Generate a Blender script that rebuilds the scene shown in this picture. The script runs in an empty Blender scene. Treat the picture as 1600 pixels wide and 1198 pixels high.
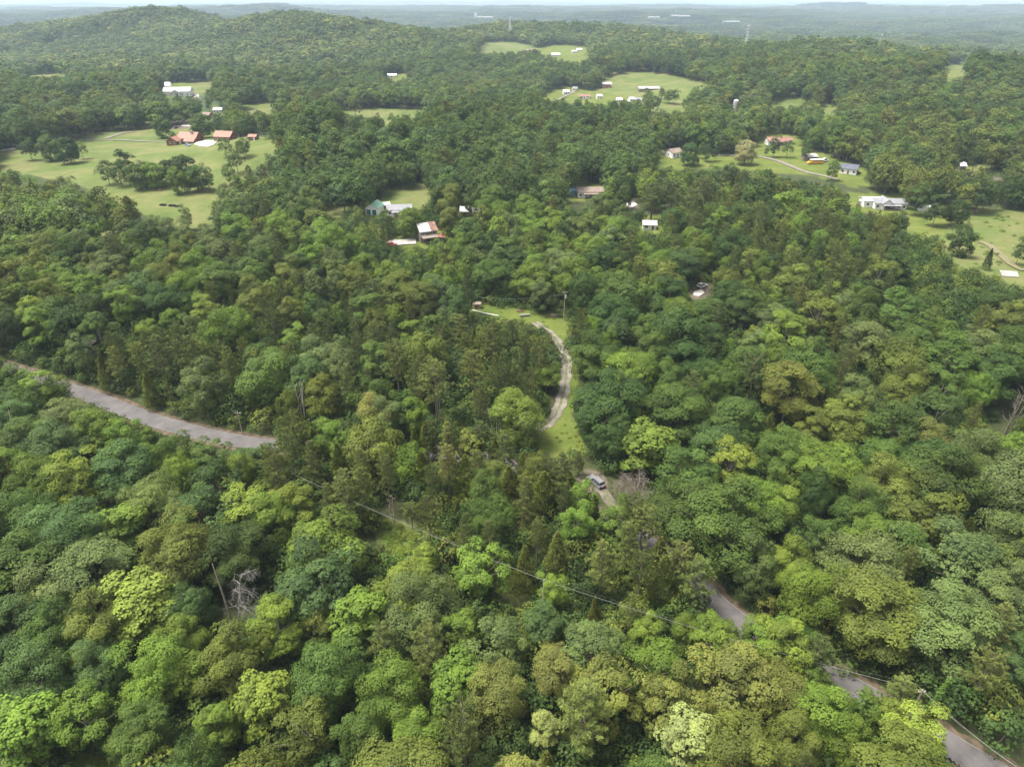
import bpy, bmesh, math, random
import numpy as np
from mathutils import Vector, Matrix, Euler

random.seed(7)
rng = np.random.default_rng(11)
S = bpy.context.scene
COL = S.collection
R = math.radians

# ------------------------------------------------------------------ camera, sky, sun, exposure
CAM_H = 93.0
PITCH = R(29.31)
cam_data = bpy.data.cameras.new("camera")
cam_data.sensor_width = 36.0
cam_data.lens = 24.0
cam_data.clip_start = 1.0
cam_data.clip_end = 60000.0
cam = bpy.data.objects.new("camera", cam_data)
COL.objects.link(cam)
cam.location = (0, 0, CAM_H)
cam.rotation_euler = (R(90) - PITCH, 0, 0)
S.camera = cam

SUN_EL, SUN_AZ = R(67), R(270)          # azimuth clockwise from +Y: high on the left
world = bpy.data.worlds.new("World")
S.world = world
world.use_nodes = True
nt = world.node_tree
nt.nodes.clear()
sky = nt.nodes.new("ShaderNodeTexSky")
sky.sky_type = 'NISHITA'
sky.sun_disc = False
sky.sun_elevation = SUN_EL
sky.sun_rotation = SUN_AZ
sky.altitude = 300
sky.air_density = 1.0
sky.dust_density = 4.0
sky.ozone_density = 1.0
hs = nt.nodes.new("ShaderNodeHueSaturation")
hs.inputs["Saturation"].default_value = 0.2
bgn = nt.nodes.new("ShaderNodeBackground")
bgn.inputs["Strength"].default_value = 0.06
wo = nt.nodes.new("ShaderNodeOutputWorld")
nt.links.new(sky.outputs[0], hs.inputs["Color"])
nt.links.new(hs.outputs[0], bgn.inputs["Color"])
nt.links.new(bgn.outputs[0], wo.inputs["Surface"])

sd = bpy.data.lights.new("sun", 'SUN')
sd.energy = 1.5
sd.angle = R(22)
sd.color = (1.0, 0.95, 0.87)
sun = bpy.data.objects.new("sun", sd)
COL.objects.link(sun)
sun_dir = Vector((math.sin(SUN_AZ) * math.cos(SUN_EL), math.cos(SUN_AZ) * math.cos(SUN_EL), math.sin(SUN_EL)))
sun.rotation_euler = sun_dir.to_track_quat('Z', 'Y').to_euler()

S.view_settings.view_transform = 'Standard'
S.view_settings.look = 'None'
S.view_settings.gamma = 1.0
S.view_settings.use_curve_mapping = False
S.view_settings.exposure = 2.5
S.render.engine = 'CYCLES'
S.cycles.max_bounces = 4
S.cycles.diffuse_bounces = 2
S.cycles.glossy_bounces = 1
S.cycles.transmission_bounces = 2
S.cycles.transparent_max_bounces = 4
S.cycles.volume_bounces = 0
S.cycles.use_denoising = True
S.cycles.sample_clamp_indirect = 4.0
S.cycles.use_adaptive_sampling = False
S.render.film_transparent = False

# ------------------------------------------------------------------ the lay of the land
FPX = 1600 * 24.0 / 36.0
CP, SP = math.cos(PITCH), math.sin(PITCH)

# wooded hills: x, y, height, radius across, radius along
HILLS = []
def hill(px, py, dist, rx, ry, trees=14.0):
    """A hill whose wooded crest stands at this bearing, dip and distance from the viewpoint."""
    yv = (599 - py) / FPX
    fy = CP + SP * yv
    x = dist * ((px - 800) / FPX) / fy
    dz = (-SP + CP * yv) / fy
    HILLS.append((x, dist, CAM_H + dz * dist - trees, rx, ry))
hill(225, 14, 1900, 260, 260, 24)
hill(120, 22, 1950, 320, 260, 24)
hill(310, 30, 1800, 260, 260, 24)
hill(0, 36, 1900, 420, 260, 24)
hill(490, 20, 1600, 170, 230, 24)
hill(420, 30, 1650, 200, 230, 24)
hill(570, 30, 1600, 180, 220, 24)
hill(660, 42, 1500, 240, 200, 22)
hill(830, 34, 1750, 330, 200)
hill(960, 46, 1500, 240, 170)
hill(1060, 56, 1350, 200, 150)
hill(1240, 62, 1120, 210, 130)
hill(1380, 82, 1080, 190, 120)
hill(1560, 52, 2300, 520, 240)
hill(1330, 42, 2900, 600, 260)
hill(1100, 30, 4300, 900, 350)
hill(400, 5, 6300, 330, 400)
hill(930, 14, 7000, 700, 500)
hill(1210, 16, 5600, 900, 400)
hill(600, 19, 5000, 900, 400)
hill(1480, 15, 6200, 1000, 450)
hill(300, 24, 3900, 900, 300)
hill(860, 26, 4600, 600, 300)
hill(1020, 7, 11000, 1800, 900)
hill(560, 6, 11500, 1500, 900)
hill(160, 14, 5200, 1300, 500)
hill(700, 10, 8200, 2600, 800)
hill(1000, 10, 9500, 2500, 900)
hill(1400, 8, 9000, 2800, 900)
hill(80, 5, 11500, 4200, 1200)
hill(1500, 2, 14000, 5000, 1500)
hill(700, 2, 14500, 6000, 1500)
_r = random.Random(21)
for _d in (2900, 3400, 4000, 4700, 5600, 6700, 8000, 9600):        # wooded knolls and ridges in layers across the plain
    for _ in range(6):
        _py = 599 - FPX * math.tan(PITCH - math.atan(CAM_H / _d)) - _r.uniform(2.5, 7.5)
        hill(_r.uniform(-80, 1680), max(_py, 3.5), _d * _r.uniform(.92, 1.08), _d * _r.uniform(.035, .11), _d * .05, 10)
HILLS += [(-95, 470, 17, 120, 75), (60, 560, 10, 120, 80), (330, 560, 14, 140, 110), (-330, 760, 8, 160, 110),
          (420, 760, 22, 220, 130), (-60, 330, 3, 90, 60), (140, 225, 4, 70, 60), (-170, 210, 3, 70, 50)]

def hgt(x, y):
    x = np.asarray(x, float); y = np.asarray(y, float)
    r = np.hypot(x, y)
    z = np.zeros_like(r)
    xl, xh, yl, yh = x.min(), x.max(), y.min(), y.max()
    for hx, hy, hz, rx, ry in HILLS:
        if xl > hx + 3 * rx or xh < hx - 3 * rx or yl > hy + 3 * ry or yh < hy - 3 * ry: continue
        z = z + np.maximum(0, hz * np.exp(-((x - hx) / rx) ** 2 - ((y - hy) / ry) ** 2)) ** 4
    z = z ** .25
    z = z - 34 * np.clip((r - 1250) / 900, 0, 1) * np.clip((5200 - r) / 1500, 0, 1) * np.exp(-z / 14)
    f = np.clip((r - 250) / 900, 0, 1)
    z = z + f * (7.0 * np.sin(x / 91 + 1.3) * np.sin(y / 83 + .4) + 7.0 * np.sin(x / 190 + y / 150) + 3.0 * np.sin(x / 47 - y / 51))
    f2 = np.clip((r - 1500) / 3000, 0, 1)
    z = z + f2 * (20 * np.sin(x / 520 + 2 * np.sin(y / 700)) * np.sin(y / 330 + 1) + 11 * np.sin(x / 230 + y / 190) - 6)
    z = z + 0.7 * np.sin(x / 23 + .5) * np.sin(y / 29) + 0.5 * np.sin(x / 61 + y / 47)
    return z

def project(x, y, z):
    """World point -> bearing in photograph pixels (1600 x 1198) and depth."""
    x = np.asarray(x, float); y = np.asarray(y, float); z = np.asarray(z, float) - CAM_H
    d = y * CP - z * SP
    v = y * SP + z * CP
    d = np.where(d < 1e-3, 1e-3, d)
    return 800 + FPX * x / d, 599 - FPX * v / d, d

def ground(px, py, lift=0.0):
    """Where the line of sight through this photograph pixel meets the land (or a layer this high above it)."""
    u, v = (px - 800) / FPX, (599 - py) / FPX
    d = np.array([u, CP + SP * v, -SP + CP * v])
    t = np.concatenate([np.linspace(20, 400, 190), np.geomspace(402, 16500, 600)])
    for _ in range(3):
        below = CAM_H + d[2] * t < hgt(d[0] * t, d[1] * t) + lift
        i = int(np.argmax(below)) if below.any() else len(t) - 1
        a, b = t[max(i - 1, 0)], t[i]
        t = np.linspace(a, b, 40)
    return Vector((d[0] * b, d[1] * b, float(hgt(d[0] * b, d[1] * b))))

def px_m(p):
    """Photograph pixels per metre at a world point."""
    return FPX / float(project(p[0], p[1], p[2])[2])

def in_poly(px, py, poly):
    px = np.asarray(px, float); py = np.asarray(py, float)
    ins = np.zeros(px.shape, bool)
    n = len(poly)
    xs = [p[0] for p in poly]; ys = [p[1] for p in poly]
    near = (px >= min(xs)) & (px <= max(xs)) & (py >= min(ys)) & (py <= max(ys))
    if not near.any(): return ins
    if near.size > 64 and not near.all():
        ins[near] = in_poly(px[near], py[near], poly)
        return ins
    for i in range(n):
        x1, y1 = poly[i]; x2, y2 = poly[(i + 1) % n]
        if y1 == y2: continue
        c = ((y1 > py) != (y2 > py)) & (px < (x2 - x1) * (py - y1) / (y2 - y1) + x1)
        ins ^= c
    return ins

# open ground seen between the trees (outlines of the visible clearings)
LAWN, MEADOW, DIRT, PAVED, SHADY = 0, 1, 2, 3, 4
CLEARINGS = [
    (LAWN, [(735,478),(800,484),(880,500),(890,515),(880,530),(888,560),(893,590),(888,640),(908,680),(918,702),(870,708),(845,692),(838,668),(860,645),(872,622),(866,585),(878,560),(868,530),(845,512),(820,507),(780,499),(738,493)]),
    (DIRT, [(912,738),(935,733),(950,752),(947,768),(925,772),(908,757)]),
    (SHADY, [(955,775),(966,742),(1000,745),(1002,800),(975,806),(958,796)]),
    (MEADOW, [(0,234),(60,238),(140,217),(170,209),(240,204),(275,201),(330,214),(420,220),(424,238),(388,262),(365,280),(345,286),(326,302),(322,338),(300,346),(262,343),(235,325),(170,296),(130,286),(60,273),(0,270)]),
    (MEADOW, [(300,130),(333,127),(331,138),(303,145)]),
    (PAVED, [(303,147),(312,147),(312,155),(304,155)]),
    (PAVED, [(262,190),(285,186),(300,190),(300,201),(266,201)]),
    (MEADOW, [(375,167),(415,164),(430,172),(442,182),(400,180)]),
    (MEADOW, [(525,174),(600,172),(668,173),(662,180),(600,185),(540,182)]),
    (MEADOW, [(606,318),(613,302),(660,291),(667,301),(650,318)]),
    (LAWN, [(572,338),(574,316),(650,318),(645,336)]),
    (MEADOW, [(503,334),(530,320),(540,323),(528,340)]),
    (LAWN, [(606,379),(622,371),(645,362),(692,360),(698,374),(652,383),(612,384)]),
    (LAWN, [(888,303),(900,290),(946,291),(945,305),(902,310)]),
    (DIRT, [(972,318),(990,313),(998,322),(985,329)]),
    (LAWN, [(1001,358),(1008,346),(1030,343),(1028,361),(1006,364)]),
    (LAWN, [(1020,252),(1032,240),(1060,234),(1160,246),(1182,226),(1195,214),(1242,214),(1262,238),(1300,250),(1344,262),(1352,276),(1345,290),(1318,288),(1270,274),(1210,264),(1150,260),(1090,263),(1030,264)]),
    (LAWN, [(1332,322),(1338,306),(1412,306),(1412,326),(1380,330)]),
    (LAWN, [(1412,332),(1480,326),(1510,340),(1510,385),(1470,372),(1420,362)]),
    (MEADOW, [(1500,340),(1600,334),(1640,350),(1640,448),(1540,442),(1500,446),(1484,428),(1450,410),(1480,385)]),
    (MEADOW, [(940,132),(960,118),(1000,115),(1050,120),(1105,133),(1098,138),(1010,140),(975,143),(945,140)]),
    (MEADOW, [(745,79),(760,67),(800,68),(832,72),(830,80),(760,82)]),
    (LAWN, [(840,78),(862,72),(915,74),(918,93),(890,97),(872,90),(850,86)]),
    (LAWN, [(845,150),(885,138),(905,142),(1000,150),(1002,160),(930,161),(850,157)]),
    (MEADOW, [(1015,168),(1060,165),(1085,168),(1060,175),(1018,175)]),
    (MEADOW, [(1208,161),(1230,157),(1256,157),(1250,168),(1212,168)]),
    (MEADOW, [(1285,165),(1300,170),(1308,178),(1288,182)]),
    (MEADOW, [(1472,103),(1505,102),(1508,118),(1480,120)]),
    (DIRT, [(1080,456),(1085,447),(1110,443),(1114,454),(1096,466),(1083,466)]),
    (MEADOW, [(600,818),(640,830),(652,852),(626,876),(602,850)]),
    (MEADOW, [(770,905),(800,902),(830,918),(800,928)]),
    (MEADOW, [(85,1210),(115,1178),(200,1176),(205,1210)]),
    (MEADOW, [(33,119),(100,115),(104,121),(60,123)]),
    (DIRT, [(1553,278),(1560,274),(1566,284),(1560,290)]),
    (MEADOW, [(1490,266),(1500,258),(1540,258),(1545,268)]),
    (LAWN, [(600,120),(625,117),(640,122),(615,126)]),
    (SHADY, [(352,905),(410,915),(408,950),(362,968)]), (SHADY, [(609,775),(629,775),(628,818),(610,818)]), (SHADY, [(1560,618),(1592,613),(1586,680),(1562,690)]),
    (LAWN, [(258,131),(303,131),(303,150),(258,151)]), (LAWN, [(335,169),(350,169),(350,178),(335,178)]), (LAWN, [(319,177),(331,177),(331,186),(319,186)]),
    (LAWN, [(717,330),(750,330),(750,339),(717,339)]), (LAWN, [(1143,163),(1153,163),(1153,175),(1143,175)]), (LAWN, [(673,455),(692,456),(692,467),(673,466)]),
]
SCRUB = [(1398,372),(1450,384),(1495,425),(1560,442),(1540,480),(1440,485),(1405,430)]

# ------------------------------------------------------------------ materials
def new_mat(name):
    m = bpy.data.materials.new(name)
    m.use_nodes = True
    n = m.node_tree.nodes
    n.clear()
    out = n.new("ShaderNodeOutputMaterial")
    return m, n, m.node_tree.links, out

def plain(name, col, rough=0.7, metal=0.0, var=0.12, scale=1.5, spec=0.3, stretch=(1, 1, 1)):
    """Colour with weathering noise."""
    m, n, l, out = new_mat(name)
    b = n.new("ShaderNodeBsdfPrincipled")
    tc = n.new("ShaderNodeTexCoord")
    mp = n.new("ShaderNodeMapping"); mp.inputs["Scale"].default_value = stretch
    no = n.new("ShaderNodeTexNoise"); no.inputs["Scale"].default_value = scale; no.inputs["Detail"].default_value = 5
    mr = n.new("ShaderNodeMapRange"); mr.inputs["From Min"].default_value = .3; mr.inputs["From Max"].default_value = .7
    mr.inputs["To Min"].default_value = 1 - var * 1.5; mr.inputs["To Max"].default_value = 1 + var
    mx = n.new("ShaderNodeMix"); mx.data_type = 'RGBA'; mx.blend_type = 'MULTIPLY'; mx.inputs["Factor"].default_value = 1
    mx.inputs["A"].default_value = (*col, 1)
    l.new(tc.outputs["Object"], mp.inputs["Vector"]); l.new(mp.outputs[0], no.inputs["Vector"])
    l.new(no.outputs["Fac"], mr.inputs["Value"]); l.new(mr.outputs[0], mx.inputs["B"])
    l.new(mx.outputs["Result"], b.inputs["Base Color"])
    b.inputs["Roughness"].default_value = rough; b.inputs["Metallic"].default_value = metal
    b.inputs["Specular IOR Level"].default_value = spec
    l.new(b.outputs[0], out.inputs["Surface"])
    return m

def foliage_mat(name, transl=0.16, rough=0.6, spec=0.1, lo=0.68, hi=1.3, warm=(1.1, 1.05, 0.85)):
    """Leaves: the tree's own tint, each twig a little lighter, darker or yellower."""
    m, n, l, out = new_mat(name)
    at = n.new("ShaderNodeAttribute"); at.attribute_type = 'INSTANCER'; at.attribute_name = "tint"
    lv = n.new("ShaderNodeAttribute"); lv.attribute_type = 'GEOMETRY'; lv.attribute_name = "leafvar"
    mr = n.new("ShaderNodeMapRange"); mr.inputs["To Min"].default_value = lo; mr.inputs["To Max"].default_value = hi
    l.new(lv.outputs["Fac"], mr.inputs["Value"])
    mx = n.new("ShaderNodeMix"); mx.data_type = 'RGBA'; mx.blend_type = 'MULTIPLY'; mx.inputs["Factor"].default_value = 1
    l.new(at.outputs["Color"], mx.inputs["A"]); l.new(mr.outputs[0], mx.inputs["B"])
    wm = n.new("ShaderNodeMix"); wm.data_type = 'RGBA'; wm.blend_type = 'MULTIPLY'
    wm.inputs["B"].default_value = (*warm, 1)
    l.new(lv.outputs["Fac"], wm.inputs["Factor"]); l.new(mx.outputs["Result"], wm.inputs["A"])
    b = n.new("ShaderNodeBsdfPrincipled")
    b.inputs["Roughness"].default_value = rough
    b.inputs["Specular IOR Level"].default_value = spec
    l.new(wm.outputs["Result"], b.inputs["Base Color"])
    tr = n.new("ShaderNodeBsdfTranslucent")
    l.new(wm.outputs["Result"], tr.inputs["Color"])
    ms = n.new("ShaderNodeMixShader"); ms.inputs[0].default_value = transl
    l.new(b.outputs[0], ms.inputs[1]); l.new(tr.outputs[0], ms.inputs[2])
    l.new(ms.outputs[0], out.inputs["Surface"])
    return m

M = {}
M["leaf"] = foliage_mat("leaf")
M["needle"] = foliage_mat("needle", transl=0.18, rough=0.65, spec=0.08, lo=0.7, hi=1.3, warm=(1.06, 1.02, 0.9))
M["bark"] = plain("bark", (0.16, 0.125, 0.095), .9, var=.3, scale=3, stretch=(1, 1, .2))
M["pale_bark"] = plain("pale_bark", (0.34, 0.30, 0.25), .9, var=.25, scale=3, stretch=(1, 1, .2))
M["dead_wood"] = plain("dead_wood", (0.19, 0.16, 0.13), .9, var=.3, scale=2)
M["dead_grey"] = plain("dead_grey", (0.20, 0.19, 0.17), .9, var=.3, scale=2)
M["dead_brown"] = plain("dead_brown", (0.23, 0.185, 0.14), .9, var=.3, scale=2)

def ground_material():
    m, n, l, out = new_mat("ground_cover")
    b = n.new("ShaderNodeBsdfPrincipled"); b.inputs["Roughness"].default_value = .95; b.inputs["Specular IOR Level"].default_value = .1
    geo = n.new("ShaderNodeNewGeometry")
    def noise(scale, detail=6, rough=.6):
        t = n.new("ShaderNodeTexNoise"); t.inputs["Scale"].default_value = scale; t.inputs["Detail"].default_value = detail
        t.inputs["Roughness"].default_value = rough
        l.new(geo.outputs["Position"], t.inputs["Vector"]); return t
    def ramp(src, stops):
        r = n.new("ShaderNodeValToRGB")
        while len(r.color_ramp.elements) < len(stops): r.color_ramp.elements.new(.5)
        for e, (p, c) in zip(r.color_ramp.elements, stops): e.position = p; e.color = (*c, 1)
        l.new(src, r.inputs["Fac"]); return r
    def mix(fac, a, bb):
        x = n.new("ShaderNodeMix"); x.data_type = 'RGBA'
        l.new(fac, x.inputs["Factor"]); l.new(a, x.inputs["A"]); l.new(bb, x.inputs["B"]); return x.outputs["Result"]
    def attr(name):
        a = n.new("ShaderNodeAttribute"); a.attribute_name = name; return a.outputs["Fac"]
    big, mid, fine, patch = noise(.012), noise(.09), noise(1.3, 8, .7), noise(.035, 4)
    floor = ramp(fine.outputs["Fac"], [(.3, (.028, .03, .014)), (.55, (.045, .055, .02)), (.75, (.085, .066, .04))])
    lawn = ramp(mid.outputs["Fac"], [(.3, (.066, .095, .018)), (.5, (.094, .118, .025)), (.7, (.125, .135, .036))])
    mead = ramp(patch.outputs["Fac"], [(.3, (.068, .100, .023)), (.47, (.094, .120, .034)), (.6, (.130, .133, .050)), (.75, (.08, .110, .027))])
    dirt = ramp(fine.outputs["Fac"], [(.3, (.07, .06, .04)), (.7, (.15, .125, .095))])
    far = ramp(big.outputs["Fac"], [(.3, (.035, .06, .025)), (.7, (.06, .09, .035))])
    c = mix(attr("far"), floor.outputs[0], far.outputs[0])
    c = mix(attr("lawn"), c, lawn.outputs[0])
    c = mix(attr("meadow"), c, mead.outputs[0])
    c = mix(attr("dirt"), c, dirt.outputs[0])
    fm = n.new("ShaderNodeMapRange"); fm.inputs["To Min"].default_value = .55; fm.inputs["To Max"].default_value = 1.4
    f2 = noise(.16, 8, .75)
    l.new(f2.outputs["Fac"], fm.inputs["Value"])
    fx = n.new("ShaderNodeMix"); fx.data_type = 'RGBA'; fx.blend_type = 'MULTIPLY'; fx.inputs["Factor"].default_value = 1
    l.new(c, fx.inputs["A"]); l.new(fm.outputs[0], fx.inputs["B"])
    l.new(fx.outputs["Result"], b.inputs["Base Color"])
    bp = n.new("ShaderNodeBump"); bp.inputs["Strength"].default_value = .6; bp.inputs["Distance"].default_value = .25
    l.new(fine.outputs["Fac"], bp.inputs["Height"]); l.new(bp.outputs[0], b.inputs["Normal"])
    l.new(b.outputs[0], out.inputs["Surface"])
    return m

# ------------------------------------------------------------------ mesh helpers
def mesh_np(name, V, F, mats, fmat=None, leafvar=None, smooth=False):
    """Mesh from numpy verts and a list of (faces array) blocks of equal corner count."""
    me = bpy.data.meshes.new(name)
    V = np.asarray(V, np.float32)
    blocks = F if isinstance(F, list) else [F]
    blocks = [np.asarray(b, np.int32) for b in blocks if len(b)]
    nl = sum(b.size for b in blocks); nf = sum(len(b) for b in blocks)
    me.vertices.add(len(V)); me.vertices.foreach_set("co", V.ravel())
    me.loops.add(nl); me.polygons.add(nf)
    me.loops.foreach_set("vertex_index", np.concatenate([b.ravel() for b in blocks]))
    starts = []; s = 0
    for b in blocks:
        starts.append(s + np.arange(len(b)) * b.shape[1]); s += b.size
    me.polygons.foreach_set("loop_start", np.concatenate(starts).astype(np.int32))
    if fmat is not None:
        me.polygons.foreach_set("material_index", np.asarray(fmat, np.int32))
    for m in mats: me.materials.append(m)
    if leafvar is not None:
        a = me.attributes.new("leafvar", 'FLOAT', 'POINT'); a.data.foreach_set("value", np.asarray(leafvar, np.float32))
    me.update(calc_edges=True)
    me.polygons.foreach_set("use_smooth", np.full(nf, smooth, bool))
    return me

def link(me, name, parent=None, loc=None):
    o = bpy.data.objects.new(name, me)
    COL.objects.link(o)
    if parent: o.parent = parent
    if loc is not None: o.location = loc
    return o

def empty(name, loc, rz=0.0):
    o = bpy.data.objects.new(name, None)
    COL.objects.link(o)
    o.location = loc; o.rotation_euler = (0, 0, rz); o.empty_display_size = .5
    return o

def tag(o, label, cat, group=None):
    o["label"] = label; o["category"] = cat
    if group: o["group"] = group
    return o

class MB:
    """Collects boxes, prisms and tubes into one mesh."""
    def __init__(s): s.v = []; s.f = []
    def add(s, vs, fs):
        k = len(s.v); s.v += [tuple(p) for p in vs]; s.f += [tuple(i + k for i in f) for f in fs]; return s
    def box(s, c, d, rz=0.0):
        x, y, z = d[0] / 2, d[1] / 2, d[2] / 2
        vs = [Vector((a * x, b * y, e * z)) for e in (-1, 1) for b in (-1, 1) for a in (-1, 1)]
        if rz: vs = [Matrix.Rotation(rz, 3, 'Z') @ p for p in vs]
        vs = [p + Vector(c) for p in vs]
        return s.add(vs, [(0, 2, 3, 1), (4, 5, 7, 6), (0, 1, 5, 4), (2, 6, 7, 3), (0, 4, 6, 2), (1, 3, 7, 5)])
    def tube(s, pts, rad, seg=6, cap=True):
        pts = [Vector(p) for p in pts]; rings = []
        for i, p in enumerate(pts):
            t = (pts[min(i + 1, len(pts) - 1)] - pts[max(i - 1, 0)])
            t = t.normalized() if t.length > 1e-6 else Vector((0, 0, 1))
            a = t.cross(Vector((0, 0, 1)) if abs(t.z) < .9 else Vector((1, 0, 0))).normalized(); b = t.cross(a)
            r = rad[i] if isinstance(rad, (list, tuple)) else rad
            rings.append([p + (a * math.cos(2 * math.pi * k / seg) + b * math.sin(2 * math.pi * k / seg)) * r for k in range(seg)])
        vs = [p for r_ in rings for p in r_]; fs = []
        for i in range(len(pts) - 1):
            for k in range(seg):
                k2 = (k + 1) % seg
                fs.append((i * seg + k, i * seg + k2, (i + 1) * seg + k2, (i + 1) * seg + k))
        if cap:
            fs.append(tuple(range(seg))); fs.append(tuple(range(len(vs) - 1, len(vs) - seg - 1, -1)))
        return s.add(vs, fs)
    def prism(s, outline, axis, a, b):
        """Extrude a 2-D outline (in the two other axes) along axis from a to b."""
        def P(u, v, w): return {'X': (w, u, v), 'Y': (u, w, v), 'Z': (u, v, w)}[axis]
        n = len(outline)
        vs = [P(u, v, a) for u, v in outline] + [P(u, v, b) for u, v in outline]
        fs = [tuple(range(n - 1, -1, -1)), tuple(range(n, 2 * n))] + [(i, (i + 1) % n, (i + 1) % n + n, i + n) for i in range(n)]
        return s.add(vs, fs)
    def mesh(s, name, mat, smooth=False):
        me = bpy.data.meshes.new(name)
        me.from_pydata(s.v, [], s.f); me.materials.append(mat)
        bm = bmesh.new(); bm.from_mesh(me); bmesh.ops.recalc_face_normals(bm, faces=bm.faces); bm.to_mesh(me); bm.free()
        if smooth: me.polygons.foreach_set("use_smooth", np.ones(len(me.polygons), bool))
        return me
    def build(s, name, mat, parent=None, smooth=False, loc=None):
        return link(s.mesh(name, mat, smooth), name, parent, loc)

# ------------------------------------------------------------------ ground sheet
def in_clear(px, py, kind, grow=0.0):
    res = np.zeros(np.shape(px), bool)
    for k, poly in CLEARINGS:
        if k != kind: continue
        pts = np.array(poly, float); c = pts.mean(0)
        if grow:
            d = pts - c; L = np.linalg.norm(d, axis=1, keepdims=True); pts = c + d * (1 + grow / np.maximum(L, 1))
        res |= in_poly(px, py, [tuple(p) for p in pts])
    return res

def build_ground():
    ang = np.concatenate([np.linspace(-180, -58, 26)[:-1], np.linspace(-58, 58, 420), np.linspace(58, 180, 26)[1:-1]])
    rad = np.concatenate([[4.0], np.geomspace(14, 17000, 520)])
    A, Rr = np.meshgrid(np.radians(ang), rad)
    X, Y = Rr * np.sin(A), Rr * np.cos(A)
    Z = hgt(X, Y)
    na, nr = len(ang), len(rad)
    V = np.stack([X.ravel(), Y.ravel(), Z.ravel()], 1)
    V = np.vstack([V, [[0, 0, float(hgt(0., 0.))]]])
    i, j = np.meshgrid(np.arange(nr - 1), np.arange(na), indexing='ij')
    j2 = (j + 1) % na
    F = np.stack([i * na + j, i * na + j2, (i + 1) * na + j2, (i + 1) * na + j], -1).reshape(-1, 4)[:, ::-1]
    c = nr * na
    T = np.stack([np.full(na, c), np.arange(na), (np.arange(na) + 1) % na], 1)[:, ::-1]
    me = mesh_np("ground", V, [F, T], [ground_material()], smooth=True)
    px, py, _ = project(V[:, 0], V[:, 1], V[:, 2])
    front = V[:, 1] > 20
    def put(name, val):
        a = me.attributes.new(name, 'FLOAT', 'POINT'); a.data.foreach_set("value", np.asarray(val, np.float32))
    put("lawn", (in_clear(px, py, LAWN, 12) & front & ((py > 230) | (px > 420)) | (in_clear(px, py, LAWN, 5) & front)))
    put("meadow", ((in_clear(px, py, MEADOW, 15) | in_poly(px, py, [(995,138),(1050,138),(1100,148),(1090,170),(1015,170),(995,160)]) | in_poly(px, py, SCRUB)) & front))
    put("dirt", ((in_clear(px, py, DIRT, 2) | in_clear(px, py, PAVED, 1)) & front))
    put("far", np.clip((np.hypot(V[:, 0], V[:, 1]) - 350) / 500, 0, 1))
    o = link(me, "ground"); o["kind"] = "structure"
    return o
build_ground()

def spline(pts, n=12):
    P = [Vector(p) for p in pts]; out = []
    for i in range(len(P) - 1):
        p0, p1, p2, p3 = P[max(i - 1, 0)], P[i], P[i + 1], P[min(i + 2, len(P) - 1)]
        for k in range(n):
            t = k / n
            out.append(.5 * ((2 * p1) + (-p0 + p2) * t + (2 * p0 - 5 * p1 + 4 * p2 - p3) * t * t + (-p0 + 3 * p1 - 3 * p2 + p3) * t ** 3))
    out.append(P[-1]); return out

def ribbon(name, path, width, mat, lift, kind="structure", cross=5, wob=0.0):
    V = []; F = []
    n = len(path)
    for i, p in enumerate(path):
        t = (path[min(i + 1, n - 1)] - path[max(i - 1, 0)]); t.z = 0; t.normalize()
        s = Vector((t.y, -t.x, 0))
        zc = None
        for k in range(cross):
            u = (k / (cross - 1) - .5)
            w = width * (1 + wob * (.5 * math.sin(i * .83 + 3 * u) + .3 * math.sin(i * .31 + 5 * u) + .2 * math.sin(i * 1.9)))
            q = p + s * u * w
            V.append((q.x, q.y, float(hgt(q.x, q.y)) + lift + .05 * (1 - 4 * u * u)))
    for i in range(n - 1):
        for k in range(cross - 1):
            a = i * cross + k; F.append((a, a + 1, a + 1 + cross, a + cross))
    me = bpy.data.meshes.new(name); me.from_pydata(V, [], F); me.materials.append(mat)
    me.polygons.foreach_set("use_smooth", np.ones(len(F), bool))
    o = link(me, name); o["kind"] = kind
    return o

def asphalt_mat():
    m, n, l, out = new_mat("asphalt")
    b = n.new("ShaderNodeBsdfPrincipled"); b.inputs["Roughness"].default_value = .85
    geo = n.new("ShaderNodeNewGeometry")
    a = n.new("ShaderNodeTexNoise"); a.inputs["Scale"].default_value = .25; a.inputs["Detail"].default_value = 8; a.inputs["Roughness"].default_value = .7
    l.new(geo.outputs["Position"], a.inputs["Vector"])
    r = n.new("ShaderNodeValToRGB"); r.color_ramp.elements[0].position = .3; r.color_ramp.elements[0].color = (.052, .047, .046, 1)
    r.color_ramp.elements[1].position = .7; r.color_ramp.elements[1].color = (.115, .105, .102, 1)
    l.new(a.outputs["Fac"], r.inputs["Fac"]); l.new(r.outputs[0], b.inputs["Base Color"])
    l.new(b.outputs[0], out.inputs["Surface"]); return m
M["asphalt"] = asphalt_mat()
M["gravel"] = plain("gravel", (.17, .15, .125), .95, var=.22, scale=.5)
M["verge"] = plain("verge_soil", (.088, .066, .042), .95, var=.35, scale=.8)
M["paint"] = plain("road_paint", (.19, .185, .17), .8, var=.35, scale=.7)
M["concrete"] = plain("concrete", (.30, .28, .26), .85, var=.2, scale=.6)

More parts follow.
